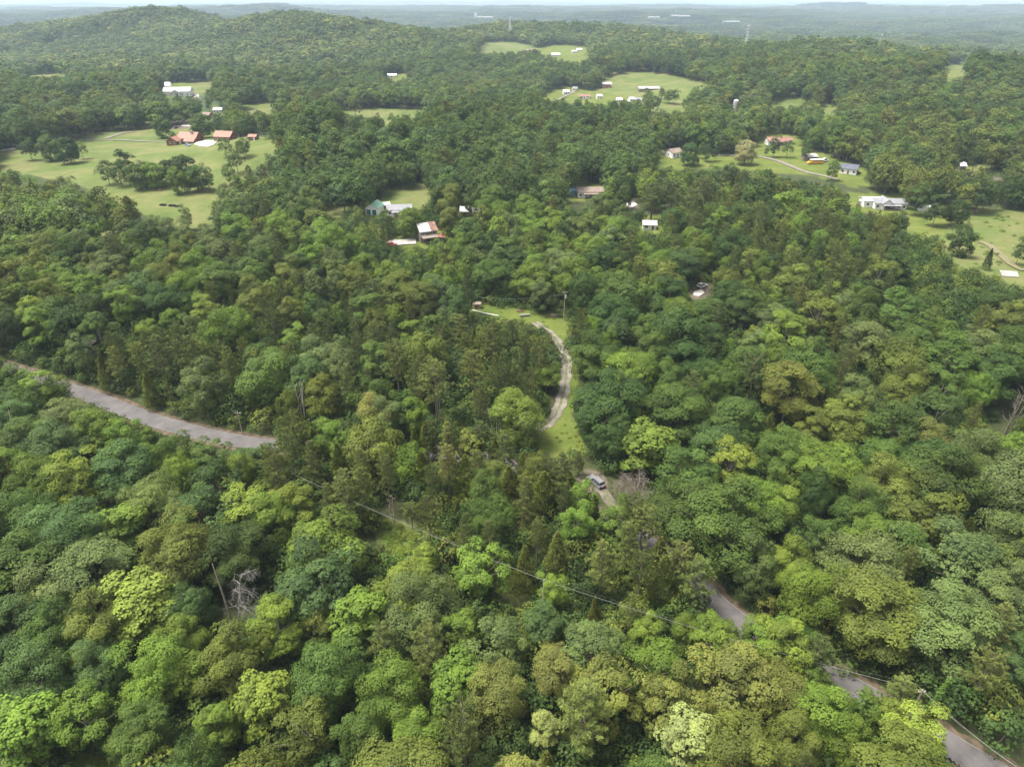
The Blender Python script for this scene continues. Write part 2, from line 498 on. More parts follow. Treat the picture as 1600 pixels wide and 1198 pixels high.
ROAD_PX = [(-80,548),(-20,568),(30,584),(75,598),(150,623),(225,652),(300,674),(365,688),(430,697),(520,703),(620,707),(720,713),(780,724),(840,752),(900,790),(960,823),(1030,862),(1085,910),(1120,945),(1150,970),(1190,999),(1240,1029),(1290,1053),(1340,1080),(1400,1115),(1460,1150),(1510,1181),(1570,1217),(1700,1295)]
ROAD = spline([ground(*p) for p in ROAD_PX], 8)
ribbon("road_verge", ROAD, 7.2, M["verge"], .10, wob=.12)
ribbon("road", ROAD, 4.8, M["asphalt"], .16)
def offset_path(path, d):
    out = []
    for i, p in enumerate(path):
        t = (path[min(i + 1, len(path) - 1)] - path[max(i - 1, 0)]); t.z = 0; t.normalize()
        out.append(p + Vector((t.y, -t.x, 0)) * d)
    return out
for d_, nm in ((2.25, "road_edge_marking"), (-2.25, "road_edge_marking")):
    ribbon(nm, offset_path(ROAD, d_), .08, M["paint"], .215, cross=2)

DRIVE_PX = [(836,504),(850,515),(866,528),(876,542),(884,560),(885,585),(882,605),(876,630),(868,648),(855,662),(842,670),(832,690),(850,715),(905,745),(930,757),(955,785),(975,812),(985,826)]
DRIVE = spline([ground(*p) for p in DRIVE_PX], 8)
M["drive_grass"] = plain("drive_grass", (.105, .115, .048), .95, var=.3, scale=1)
for part_, w_, mat_ in ((DRIVE[:82], 2.9, M["gravel"]), (DRIVE[104:], 2.3, plain("drive_soil", (.12, .10, .08), .95, var=.3, scale=.6))):
    ribbon("gravel_drive", part_, w_, mat_, .10, cross=7, wob=.3)
    ribbon("drive_grass_strip", part_, .6, M["drive_grass"], .165, cross=3, wob=.7)

def draped(name, pts_px, mat, width):
    return ribbon(name, spline([ground(*p) for p in pts_px], 8), width, mat, .35)
draped("farm_lane", [(1120,243),(1165,244),(1190,246),(1215,252),(1240,262),(1262,270),(1290,276),(1310,282)], M["gravel"], 3.2)
draped("farm_lane", [(165,217),(180,212),(195,208),(212,206)], M["gravel"], 3.4)
draped("farm_lane", [(130,219),(170,219),(205,220),(240,222),(270,222)], M["gravel"], 3.0)
draped("farm_lane", [(606,378),(618,380),(632,379),(650,378)], M["concrete"], 6)
draped("farm_lane", [(840,160),(868,158),(880,152),(893,146),(900,142)], M["gravel"], 4)
draped("farm_lane", [(0,236),(25,233)], M["concrete"], 6)
draped("mown_track", [(1530,378),(1545,384),(1560,396),(1580,414),(1600,424)], plain("dry_grass", (.15, .135, .07), .95, var=.2), 3.0)

# ------------------------------------------------------------------ tree meshes
def unit(v): return v / np.maximum(np.linalg.norm(v, axis=-1, keepdims=True), 1e-9)
def rand_dir(n): return unit(rng.normal(size=(n, 3)))

def leaf_blades(C, N, L, W, lv, fold=.18):
    """Kite-shaped leaves / sprays at C, facing N."""
    n = len(C)
    t = unit(np.cross(N, rand_dir(n))); b = np.cross(N, t)
    L = np.broadcast_to(np.asarray(L), (n,))[:, None]; W = np.broadcast_to(np.asarray(W), (n,))[:, None]
    up = N * W * fold
    V = np.stack([C - t * L * .5, C + b * W * .5 + up, C + t * L * .5, C - b * W * .5 + up], 1).reshape(-1, 3)
    F = np.arange(n * 4, dtype=np.int32).reshape(n, 4)
    return V, F, np.repeat(lv, 4)

def spread_dirs(n, zmin=-.45):
    """Evenly spread directions, none pointing steeply down."""
    k = np.arange(n) + .5
    z = 1 - (1 - zmin) * k / n
    a = k * 2.399963 + rng.uniform(0, 6)
    s = np.sqrt(np.maximum(0, 1 - z * z))
    d = np.stack([s * np.cos(a), s * np.sin(a), z], 1)
    return unit(d + rng.normal(scale=.13, size=(n, 3)))

def leaf_quads(C, N, L, W, lv, cup=.12):
    """Uneven four-cornered leaf sprays at C, facing N."""
    n = len(C)
    t = unit(np.cross(N, rand_dir(n))); b = np.cross(N, t)
    L = np.broadcast_to(np.asarray(L), (n,))[:, None] * .5; W = np.broadcast_to(np.asarray(W), (n,))[:, None] * .5
    j = lambda: rng.uniform(.55, 1.15, (n, 1))
    V = np.stack([C - t * L * j() - b * W * j() * .6 - N * W * cup, C + t * L * j() * .5 - b * W * j(), C + t * L * j() + b * W * j() * .6 - N * W * cup, C - t * L * j() * .5 + b * W * j()], 1).reshape(-1, 3)
    F = np.arange(n * 4, dtype=np.int32).reshape(n, 4)
    return V, F, np.repeat(lv, 4)

def broadleaf(H=16., Rc=5., base=.16, n_bo=20, n_pf=11, n_lf=54, leaf=.32, lobes=5, top=1.0, tight=1.0, droop=0.0, rag=.22, puff=.155):
    """Crown of boughs, each a heap of leafy puffs round an uneven envelope, plus trunk limbs. Returns leaves and limb paths."""
    zb = H * base; zc = zb + (H - zb) * .45; Rz = (H - zb) * .55
    ld = rand_dir(lobes); ls = rng.uniform(.10, .3, lobes)
    dirs = spread_dirs(n_bo, -.75)
    bump = .84 + sum(s * np.maximum(0, dirs @ d) ** 3 for s, d in zip(ls, ld)) + rng.normal(0, rag * .45, n_bo)
    rad = np.array([Rc, Rc, Rz * top])
    rb = Rc * rng.uniform(.22, .46, n_bo) * tight * (20 / n_bo) ** .4
    c = dirs * rad * (bump * .74)[:, None]
    c[:, 2] += zc
    c[:, 2] -= droop * (np.linalg.norm(c[:, :2], axis=1) / Rc) ** 2
    C = []; N = []; LV = []; LL = []
    ctr = np.array([0, 0, zc - .25 * Rz])
    for k in range(n_bo):
        out = unit(c[k] - ctr)
        pd = spread_dirs(n_pf, -.7)
        pd = unit(pd + out * .5 + np.array([0, 0, .12]))
        pc = c[k] + pd * rb[k] * np.array([1.05, 1.05, .85]) * rng.uniform(.72, 1.08, (n_pf, 1))
        pr = Rc * puff * rng.uniform(.55, 1.45, n_pf) * (20 / n_bo) ** .3
        bv = rng.normal(.5, .2)
        for q in range(n_pf):
            m = n_lf
            d = unit(rng.normal(size=(m, 3)) + pd[q] * .75 + np.array([0, 0, .35]))
            P = pc[q] + d * pr[q] * rng.uniform(.6, 1.2, (m, 1)) * np.array([1.1, 1.1, .9])
            C.append(P); N.append(unit(d * .6 + pd[q] * .3 + out * .25 + np.array([0, 0, .2]) + rng.normal(scale=.2, size=(m, 3))))
            LV.append(np.clip(bv + rng.normal(0, .12) + rng.normal(0, .04, m), 0, 1))
            LL.append(leaf * rng.uniform(.7, 1.3, m))
    C = np.concatenate(C); N = np.concatenate(N); LV = np.concatenate(LV); LL = np.concatenate(LL)
    leaves = leaf_quads(C, N, LL, LL * .8, LV)
    limbs = []
    lean = rng.normal(scale=.35, size=2)
    fork = (lean[0], lean[1], zb + (H - zb) * .28)
    limbs.append(([(0, 0, -.6), (0, 0, .3), (lean[0] * .3, lean[1] * .3, zb * .6), fork, (lean[0], lean[1], zc + Rz * .4)],
                  [Rc * .075, Rc * .055, Rc * .045, Rc * .038, Rc * .012]))
    for k in np.argsort(-rb)[:10]:
        st = np.array([lean[0] * .6, lean[1] * .6, rng.uniform(zb + .15 * H, zc)])
        md = (st + c[k]) / 2 + np.array([0, 0, -.35])
        limbs.append(([tuple(st), tuple(md), tuple(c[k])], [Rc * .024, Rc * .015, Rc * .006]))
    return leaves, limbs

def pine(H=16., Rc=3.2, base=.35, n_br=64, n_tf=9, n_nd=13, ln=.55, w=.10, flat=.5, seed=None):
    """Pine: tiers of upswept branches, each carrying plates of needle tufts."""
    C = []; N = []; LV = []; limbs = []
    zb = H * base
    limbs.append(([(0, 0, -.6), (0, 0, zb * .5), (.12, .1, zb), (.05, 0, H * .97)], [.26, .2, .16, .03]))
    for i in range(n_br):
        u = (i + rng.uniform(0, .8)) / n_br
        z = zb + (H - zb) * u ** .9
        prof = (1 - u) ** flat * (.55 + .45 * min(1, u * 5))
        L = Rc * prof * rng.uniform(.65, 1.15) + .35
        a = i * 2.399 + rng.normal(0, .35)
        up = .12 + .5 * u + rng.normal(0, .1)
        d = np.array([math.cos(a), math.sin(a), up]); d /= np.linalg.norm(d)
        st = np.array([0, 0, z])
        if i % 2 == 0: limbs.append(([tuple(st), tuple(st + d * L * .95)], [.055, .012]))
        side = np.array([-math.sin(a), math.cos(a), 0])
        bv = rng.uniform(.2, .8)
        nt_ = max(3, int(n_tf * (L / Rc) * 1.25))
        for k in range(nt_):
            s = rng.uniform(.28, 1.02)
            wd = L * .30 * (1.15 - s) + .12
            p = st + d * L * s + side * rng.uniform(-wd, wd) + np.array([0, 0, rng.normal(0, .12)])
            dd = rand_dir(n_nd); dd[:, 2] = np.abs(dd[:, 2]) * .7 + .1; dd = unit(dd + d * .45)
            C.append(p + dd * ln * rng.uniform(.15, .55, (n_nd, 1)))
            N.append(unit(np.cross(dd, rand_dir(n_nd)) + np.array([0, 0, .35])))
            LV.append(np.clip(bv + rng.normal(0, .16, n_nd), 0, 1))
    C = np.concatenate(C); N = np.concatenate(N); LV = np.concatenate(LV)
    n = len(C)
    return leaf_blades(C, N, ln * rng.uniform(.7, 1.3, n), w * rng.uniform(.7, 1.4, n), LV, .05), limbs

def cedar(H=9., Rc=1.9, n=4600, ln=.42, w=.11, sq=.75):
    """Red cedar: dense narrow cone of upswept sprays."""
    u = rng.random(n) ** .85
    a = rng.uniform(0, 2 * math.pi, n)
    lob = 1 + .16 * np.sin(a * 3 + u * 14) + .12 * np.sin(a * 5 - u * 23) + .08 * np.sin(u * 40 + a)
    r = Rc * ((1 - u) ** sq) * lob * (1 - .45 * rng.random(n) ** 2.2)
    C = np.stack([r * np.cos(a), r * np.sin(a), .5 + u * (H - .6)], 1) + rng.normal(scale=.08, size=(n, 3))
    out = np.stack([np.cos(a), np.sin(a), np.full(n, 1.2)], 1)
    N = unit(np.cross(unit(out + rng.normal(scale=.5, size=(n, 3))), rand_dir(n)) + np.array([0, 0, .3]))
    lv = np.clip(.5 + .28 * np.sin(a * 3 + u * 14) + rng.normal(0, .18, n), 0, 1)
    return leaf_blades(C, N, ln * rng.uniform(.6, 1.3, n), w * rng.uniform(.7, 1.5, n), lv, .05), [([(0, 0, -.5), (0, 0, H * .95)], [.16, .02])]

def limb_mesh(limbs, seg=5):
    mb = MB()
    for p, r in limbs: mb.tube(p, list(r), seg, cap=False)
    return mb

def both(name, leaves, limbs, leafmat, bark, seg=4):
    """Leaves and limbs as one mesh (for the woods that read as one mass)."""
    V, F, lv = leaves
    mb = limb_mesh(limbs, seg)
    k = len(V)
    V2 = np.vstack([V, np.array(mb.v)]); F2 = np.array(mb.f, np.int32) + k
    return mesh_np(name, V2, [F, F2], [leafmat, bark], fmat=np.concatenate([np.zeros(len(F)), np.ones(len(F2))]), leafvar=np.concatenate([lv, np.full(len(mb.v), .5)]))

BROAD_SPECS = [  # form name, keyword args
    ("round-crowned", dict(H=16, Rc=5.2, n_bo=24, lobes=5, n_pf=14, rag=.3)),
    ("round-crowned", dict(H=15, Rc=5.6, n_bo=28, lobes=6, top=.95, n_pf=13, rag=.35)),
    ("broad-crowned", dict(H=14, Rc=6.2, n_bo=28, lobes=7, top=.95, droop=.8, n_pf=13, rag=.35)),
    ("lumpy-crowned", dict(H=16, Rc=5.2, n_bo=16, lobes=7, n_pf=19, rag=.5)),
    ("lumpy-crowned", dict(H=17, Rc=5.0, n_bo=19, lobes=6, n_pf=17, rag=.5)),
    ("lumpy-crowned", dict(H=15, Rc=5.4, n_bo=15, lobes=7, n_pf=20, rag=.6)),
    ("lumpy-crowned", dict(H=16, Rc=5.3, n_bo=20, lobes=8, n_pf=17, rag=.6, tight=.9)),
    ("tall-crowned", dict(H=19, Rc=4.4, n_bo=22, lobes=4, top=1.05, rag=.4, n_pf=14)),
    ("tall-crowned", dict(H=19, Rc=4.0, n_bo=24, lobes=5, top=1.08, rag=.45, n_pf=13)),
    ("loose-crowned", dict(H=16, Rc=5.0, base=.22, n_bo=24, lobes=7, tight=.72, rag=.7, n_lf=38, puff=.14)),
    ("loose-crowned", dict(H=17, Rc=4.8, base=.22, n_bo=22, lobes=8, tight=.75, rag=.7, leaf=.40, n_lf=32)),
    ("small-leaved", dict(H=15, Rc=5.2, n_bo=26, lobes=5, leaf=.25, n_lf=72, n_pf=12, rag=.35)),
    ("small-leaved", dict(H=15, Rc=5.4, n_bo=20, lobes=6, leaf=.25, n_lf=70, n_pf=15, rag=.5)),
    ("large-leaved", dict(H=17, Rc=4.6, n_bo=24, lobes=5, leaf=.50, n_lf=24, n_pf=14, rag=.5)),
    ("tufted", dict(H=16, Rc=5.2, n_bo=24, lobes=4, n_pf=24, n_lf=26, puff=.095, leaf=.31, rag=.35)),
    ("tufted", dict(H=15, Rc=5.4, n_bo=24, lobes=5, n_pf=24, n_lf=26, puff=.095, leaf=.31, rag=.5)),
    ("full-crowned", dict(H=13, Rc=5.8, base=.01, n_bo=28, lobes=5, n_pf=13, n_lf=36, leaf=.40)),
    ("full-crowned", dict(H=13, Rc=5.4, base=.01, n_bo=22, lobes=7, n_pf=15, n_lf=36, leaf=.40, rag=.35)),
]
LIB = {}   # kind -> list of dict(form, crown mesh, trunk mesh, H, Rc)
def lib_add(kind, form, leaves, limbs, leafmat, bark, H, Rc):
    V, F, lv = leaves
    k = len(LIB.setdefault(kind, []))
    cm = mesh_np(f"{kind}_crown_{k}", V, F, [leafmat], leafvar=lv)
    tm = limb_mesh(limbs).mesh(f"{kind}_trunk_{k}", bark, True)
    LIB[kind].append(dict(form=form, crown=cm, trunk=tm, H=H, Rc=Rc))
for form, kw in BROAD_SPECS:
    lv_, lm_ = broadleaf(**kw)
    lib_add("broad", form, lv_, lm_, M["leaf"], M["pale_bark"] if form in ("tall-crowned", "loose-crowned") else M["bark"], kw["H"], kw["Rc"])
for form, kw in [("feathery", dict(H=16, Rc=3.4, base=.32)), ("feathery", dict(H=15, Rc=3.8, base=.38, flat=.38, n_br=58)),
                 ("flat-topped", dict(H=15, Rc=3.9, base=.48, flat=.30, n_br=52, n_tf=11)), ("cone-shaped", dict(H=16, Rc=3.3, base=.2, flat=.75, n_br=74)),
                 ("feathery", dict(H=17, Rc=3.2, base=.35, flat=.5, n_br=60))]:
    lv_, lm_ = pine(**kw)
    lib_add("pine", form, lv_, lm_, M["needle"], M["bark"], kw["H"], kw["Rc"])
for form, kw in [("narrow", dict(H=9.5, Rc=1.9)), ("plump", dict(H=8.5, Rc=2.5, sq=.6, n=5600)), ("narrow", dict(H=11, Rc=2.1, sq=.85, n=5200))]:
    lv_, lm_ = cedar(**kw)
    lib_add("cedar", form, lv_, lm_, M["needle"], M["bark"], kw["H"], kw["Rc"])

# prototypes for the woods that read as one mass (kept out of the scene, picked by index)
PROTO = bpy.data.collections.new("woodland_prototypes")
PIDX = {}
def proto(kind, me):
    k = sum(len(v) for v in PIDX.values())
    o = bpy.data.objects.new(f"proto_{k:03d}", me)
    PROTO.objects.link(o)
    PIDX.setdefault(kind, []).append(k)
def trunked(entry):
    me = entry["crown"].copy()
    return me
for e in LIB["broad"]: proto("broad0", e["crown"])
for e in LIB["pine"]: proto("pine0", e["crown"])
for e in LIB["cedar"]: proto("cedar0", e["crown"])
for kw in [dict(H=16, Rc=5.2, n_bo=18), dict(H=15, Rc=5.6, n_bo=22), dict(H=18, Rc=4.5, n_bo=18, top=1.05),
           dict(H=16, Rc=5.0, n_bo=13, rag=.4), dict(H=15, Rc=5.8, n_bo=22), dict(H=17, Rc=5.0, n_bo=15, rag=.35)]:
    l_, b_ = broadleaf(n_pf=10, n_lf=17, leaf=.60, puff=.17, **kw)
    proto("broad1", both("mid_broadleaf", l_, b_, M["leaf"], M["bark"]))
for kw in [dict(H=16, Rc=3.4, base=.3), dict(H=15, Rc=3.8, base=.4, flat=.35), dict(H=16, Rc=3.3, base=.25, flat=.7)]:
    l_, b_ = pine(n_br=46, n_tf=7, n_nd=9, ln=.75, w=.20, **kw)
    proto("pine1", both("mid_pine", l_, b_, M["needle"], M["bark"]))
for kw in [dict(H=16, Rc=5.3, n_bo=13), dict(H=15, Rc=5.6, n_bo=14), dict(H=17, Rc=5.0, n_bo=11, rag=.4), dict(H=16, Rc=5.6, n_bo=10, rag=.4)]:
    l_, b_ = broadleaf(n_pf=5, n_lf=7, leaf=1.35, puff=.2, **kw)
    proto("broad2", both("far_broadleaf", l_, b_[:1], M["leaf"], M["bark"]))
def wood_patch(size=75., n=85):
    Vs = []; Fs = []; Ls = []; k = 0
    for _ in range(n):
        l_, _b = broadleaf(H=rng.uniform(12, 18), Rc=rng.uniform(4.5, 6.5), n_bo=8, n_pf=2, n_lf=3, leaf=3.6, lobes=4, puff=.25)
        off = np.array([rng.uniform(-.55, .55) * size, rng.uniform(-.55, .55) * size, 0])
        Vs.append(l_[0] + off); Fs.append(l_[1] + k); Ls.append(np.clip(l_[2] * .4 + rng.uniform(0, .6), 0, 1)); k += len(l_[0])
    return mesh_np("wood_patch", np.concatenate(Vs), np.concatenate(Fs), [M["leaf"]], leafvar=np.concatenate(Ls))
for _ in range(3): proto("patch", wood_patch())
for kw in [dict(H=3.0, Rc=1.7, n_bo=7), dict(H=2.6, Rc=2.0, n_bo=8), dict(H=4.5, Rc=1.6, n_bo=8)]:
    l_, b_ = broadleaf(base=.02, n_pf=8, n_lf=10, leaf=.34, puff=.24, **kw)
    proto("bush", both("bush", l_, b_[:1], M["leaf"], M["bark"]))

# ------------------------------------------------------------------ where the trees stand
TONES = {  # leaf colour (linear), spoken name
    "dark":   ((.039, .069, .018), "dark green"),
    "mid":    ((.062, .101, .022), "mid-green"),
    "fresh":  ((.094, .148, .024), "fresh green"),
    "yellow": ((.128, .174, .029), "yellow-green"),
    "blue":   ((.058, .098, .031), "blue-green"),
    "grey":   ((.093, .130, .042), "grey-green"),
    "olive":  ((.094, .119, .025), "olive green"),
    "tan":    ((.126, .143, .037), "yellowish olive"),
    "cream":  ((.205, .25, .085), "creamy pale green"),
    "bloom":  ((.270, .262, .130), "cream-flowered"),
    "pine":   ((.112, .142, .042), "olive green"),
    "pined":  ((.086, .116, .036), "dark olive"),
    "piney":  ((.140, .168, .046), "yellowish olive"),
    "cedar":  ((.112, .138, .030), "olive brown-green"),
}
# trees one can pick out in the photograph: crown centre, crown width (photograph pixels), tone, form or kind
HAND = [
 (150,668,62,"fresh","round-crowned"),(196,692,60,"fresh","loose-crowned"),(231,680,28,"fresh","round-crowned"),(190,732,84,"blue","round-crowned"),
 (118,748,88,"yellow","loose-crowned"),(65,748,70,"fresh","lumpy-crowned"),(48,685,80,"mid","round-crowned"),(25,640,70,"mid","round-crowned"),
 (55,612,66,"fresh","loose-crowned"),(18,602,54,"mid","round-crowned"),(84,612,36,"fresh","lumpy-crowned"),(100,650,70,"grey","small-leaved"),(90,700,70,"blue","lumpy-crowned"),(315,692,60,"mid","loose-crowned"),
 (382,696,60,"blue","lumpy-crowned"),(332,748,74,"dark","tufted"),(238,778,86,"grey","small-leaved"),(312,796,92,"blue","tufted"),
 (390,800,80,"yellow","loose-crowned"),(188,822,66,"fresh","large-leaved"),(278,855,112,"olive","small-leaved"),(372,862,90,"dark","lumpy-crowned"),
 (92,830,120,"blue","small-leaved"),(25,800,80,"mid","lumpy-crowned"),(28,890,110,"mid","lumpy-crowned"),(150,890,100,"grey","lumpy-crowned"),
 (240,720,44,"fresh","lumpy-crowned"),(268,710,44,"mid","lumpy-crowned"),(10,730,60,"fresh","lumpy-crowned"),
 (468,792,54,"yellow","tall-crowned"),(424,800,60,"fresh","lumpy-crowned"),(500,850,114,"yellow","tufted"),(640,722,58,"fresh","tufted"),
 (660,862,44,"yellow","tall-crowned"),(590,642,50,"tan","lumpy-crowned"),(768,805,70,"mid","small-leaved"),(600,655,46,"grey","lumpy-crowned"),
 (640,912,96,"yellow","tufted"),(650,955,112,"grey","small-leaved"),(490,915,126,"blue","tufted"),(745,888,70,"fresh","loose-crowned"),
 (1010,690,80,"fresh","large-leaved"),(1082,742,92,"mid","tufted"),(1142,722,60,"yellow","loose-crowned"),(1150,768,36,"yellow","tall-crowned"),
 (1112,822,128,"mid","lumpy-crowned"),(1040,800,86,"mid","lumpy-crowned"),(900,822,60,"fresh","loose-crowned"),(1178,882,72,"grey","small-leaved"),
 (812,642,70,"fresh","lumpy-crowned"),(950,628,96,"dark","lumpy-crowned"),(1005,645,60,"mid","lumpy-crowned"),(1062,640,88,"mid","round-crowned"),
 (962,682,66,"dark","small-leaved"),(1120,690,70,"blue","small-leaved"),(1150,650,80,"mid","round-crowned"),
 (1320,655,72,"olive","round-crowned"),(1405,662,82,"mid","tufted"),(1452,682,50,"tan","lumpy-crowned"),(1292,722,92,"fresh","small-leaved"),
 (1382,762,92,"olive","small-leaved"),(1462,745,100,"mid","lumpy-crowned"),(1522,705,70,"grey","lumpy-crowned"),(1582,748,80,"grey","lumpy-crowned"),
 (1345,795,80,"mid","small-leaved"),(1440,805,112,"olive","tufted"),(1350,842,60,"fresh","lumpy-crowned"),(1405,855,80,"mid","lumpy-crowned"),
 (1498,868,126,"grey","tufted"),(1232,885,64,"yellow","lumpy-crowned"),(1345,888,100,"grey","lumpy-crowned"),(1580,840,80,"grey","lumpy-crowned"),
 (1215,790,60,"yellow","lumpy-crowned"),(1225,700,80,"mid","small-leaved"),(1180,790,70,"fresh","lumpy-crowned"),
 (228,938,104,"yellow","large-leaved"),(292,945,66,"blue","small-leaved"),(80,930,90,"grey","lumpy-crowned"),(20,985,92,"blue","lumpy-crowned"),
 (85,995,84,"mid","lumpy-crowned"),(50,1065,92,"blue","lumpy-crowned"),(155,1042,76,"blue","small-leaved"),(290,1000,60,"yellow","lumpy-crowned"),
 (245,1055,84,"fresh","lumpy-crowned"),(302,1055,60,"fresh","large-leaved"),(362,1035,88,"olive","lumpy-crowned"),(30,1135,100,"fresh","large-leaved"),
 (130,1120,80,"fresh","loose-crowned"),(335,1135,56,"fresh","tall-crowned"),(408,1090,84,"yellow","large-leaved"),(220,1150,80,"mid","lumpy-crowned"),
 (150,985,90,"olive","lumpy-crowned"),
 (436,972,72,"fresh","tall-crowned"),(500,965,60,"tan","small-leaved"),(556,965,80,"fresh","large-leaved"),(502,1060,94,"mid","lumpy-crowned"),
 (612,1085,84,"fresh","lumpy-crowned"),(716,1062,90,"fresh","large-leaved"),(772,1080,94,"tan","small-leaved"),(720,985,54,"fresh","loose-crowned"),
 (782,1000,80,"grey","tufted"),(650,1155,70,"fresh","lumpy-crowned"),(480,1140,80,"olive","loose-crowned"),(560,1150,80,"mid","loose-crowned"),
 (862,925,52,"fresh","loose-crowned"),(850,978,52,"blue","tall-crowned"),(930,1012,102,"grey","tufted"),(1010,985,42,"yellow","lumpy-crowned"),
 (942,1072,100,"tan","tufted"),(1030,1045,78,"fresh","loose-crowned"),(872,1052,70,"tan","lumpy-crowned"),(852,1140,44,"cream","tall-crowned"),
 (1042,1090,88,"tan","tufted"),(1072,1146,84,"cream","large-leaved"),(1162,1062,126,"tan","tufted"),(1150,1152,110,"olive","tufted"),
 (1235,1012,86,"yellow","tufted"),(1212,1075,88,"tan","small-leaved"),(1476,972,116,"grey","lumpy-crowned"),(1368,958,118,"olive","lumpy-crowned"),
 (1282,1112,80,"fresh","lumpy-crowned"),(1392,1118,46,"yellow","tall-crowned"),(1432,1162,104,"yellow","loose-crowned"),(1240,1160,80,"olive","small-leaved"),
 (1075,985,40,"fresh","lumpy-crowned"),(1110,1000,60,"fresh","loose-crowned"),(1570,930,80,"grey","lumpy-crowned"),(1590,1030,60,"blue","lumpy-crowned"),
 (1330,1160,60,"fresh","lumpy-crowned"),(1260,930,80,"fresh","lumpy-crowned"),
 (1190,985,44,"fresh","lumpy-crowned"),(1130,985,46,"fresh","loose-crowned"),(1355,1110,40,"fresh","lumpy-crowned"),(1275,1060,50,"fresh","lumpy-crowned"),
 # mid distance
 (270,500,36,"fresh","round-crowned"),(320,490,40,"yellow","tall-crowned"),(50,490,46,"yellow","round-crowned"),(185,465,46,"yellow","loose-crowned"),
 (120,450,50,"fresh","lumpy-crowned"),(225,460,60,"blue","lumpy-crowned"),(460,535,40,"fresh","tall-crowned"),(682,545,26,"yellow","tall-crowned"),
 (780,500,24,"yellow","tall-crowned"),(500,560,60,"grey","lumpy-crowned"),(420,590,80,"mid","lumpy-crowned"),(572,490,50,"mid","tall-crowned"),
 (855,575,44,"fresh","lumpy-crowned"),(930,560,70,"mid","lumpy-crowned"),(985,575,80,"fresh","small-leaved"),(1240,440,60,"olive","round-crowned"),
 (1100,480,60,"mid","round-crowned"),(960,490,70,"dark","round-crowned"),(1360,530,70,"grey","round-crowned"),(1540,545,60,"grey","round-crowned"),
 (830,438,50,"fresh","lumpy-crowned"),(765,428,50,"mid","lumpy-crowned"),
 # open-field and farmyard trees
 (44,231,24,"dark","round-crowned"),(75,228,30,"mid","round-crowned"),(103,228,36,"dark","broad-crowned"),(125,230,18,"mid","round-crowned"),
 (165,265,24,"dark","lumpy-crowned"),(194,252,26,"dark","tall-crowned"),(184,268,24,"mid","round-crowned"),(214,272,30,"mid","round-crowned"),
 (240,270,30,"fresh","round-crowned"),(262,262,30,"dark","lumpy-crowned"),(285,258,40,"dark","lumpy-crowned"),(305,272,34,"mid","round-crowned"),
 (322,276,24,"grey","small-leaved"),(225,262,24,"grey","small-leaved"),(275,278,26,"fresh","round-crowned"),
 (368,248,24,"dark","lumpy-crowned"),(356,268,20,"mid","round-crowned"),(350,226,20,"mid","small-leaved"),(378,226,20,"mid","small-leaved"),(290,338,20,"grey","round-crowned"),
 (1078,235,30,"dark","round-crowned"),(1105,236,16,"dark","round-crowned"),(1118,238,12,"dark","round-crowned"),(1096,234,12,"mid","round-crowned"),
 (1166,232,34,"bloom","round-crowned"),(1211,228,18,"dark","round-crowned"),(1232,230,16,"dark","round-crowned"),(1260,234,16,"dark","round-crowned"),
 (1198,235,7,"dark","round-crowned"),(1303,264,18,"dark","broad-crowned"),(1505,372,36,"dark","round-crowned"),(1466,322,28,"dark","tall-crowned"),
 (1437,305,28,"mid","tall-crowned"),(1498,326,34,"dark","round-crowned"),(1545,405,14,"blue","cedar"),(1596,390,22,"dark","round-crowned"),
 (1035,218,20,"fresh","tall-crowned"),(1022,248,20,"mid","round-crowned"),(1412,345,16,"dark","tall-crowned"),(252,195,26,"mid","round-crowned"),
 (280,170,46,"mid","round-crowned"),(312,190,38,"mid","broad-crowned"),(600,336,14,"mid","round-crowned"),(170,378,24,"bloom","round-crowned"),
 (942,322,46,"mid","round-crowned"),(976,302,26,"mid","round-crowned"),(953,295,24,"fresh","loose-crowned"),(642,340,40,"fresh","round-crowned"),
 # pines and cedars
 (700,730,46,"piney","pine"),(745,738,48,"piney","pine"),(772,748,46,"olive","lumpy-crowned"),(795,764,44,"cedar","cedar"),(822,778,46,"pine","pine"),(660,742,40,"cedar","cedar"),(455,712,44,"pined","pine"),(490,722,46,"pine","pine"),(530,728,44,"cedar","cedar"),(565,735,46,"piney","pine"),
 (845,562,44,"piney","pine"),(900,555,40,"pine","pine"),(540,775,60,"pine","pine"),(568,768,56,"piney","pine"),(592,832,52,"piney","pine"),
 (515,790,46,"pine","pine"),(605,748,46,"pine","pine"),(640,775,44,"pine","pine"),(728,748,44,"cedar","cedar"),(700,690,40,"piney","pine"),
 (668,690,40,"cedar","cedar"),(435,745,60,"pine","pine"),(420,725,50,"pined","pine"),(670,1022,76,"piney","pine"),(912,1120,96,"piney","pine"),
 (600,1012,60,"pine","pine"),(1556,985,66,"piney","pine"),(1535,1060,60,"pine","pine"),(820,890,44,"cedar","cedar"),(880,745,56,"pine","pine"),
 (850,775,50,"cedar","cedar"),(980,855,56,"piney","pine"),(940,885,56,"piney","pine"),(1000,900,52,"pine","pine"),(1035,910,50,"cedar","cedar"),
 (870,870,52,"cedar","cedar"),(905,700,36,"pine","pine"),(895,770,40,"cedar","cedar"),(925,790,36,"cedar","cedar"),(430,520,44,"pined","pine"),
 (585,470,56,"pined","pine"),(730,450,36,"pined","pine"),(695,448,24,"piney","pine"),(135,585,44,"pine","pine"),(170,600,46,"pine","pine"),
 (205,600,50,"pine","pine"),(240,610,48,"piney","pine"),(270,625,46,"pine","pine"),(90,575,46,"pine","pine"),(215,616,30,"cedar","cedar"),
 (150,588,30,"cedar","cedar"),(340,640,44,"pine","pine"),(300,560,48,"pine","pine"),(250,560,50,"pine","pine"),(360,575,46,"piney","pine"),
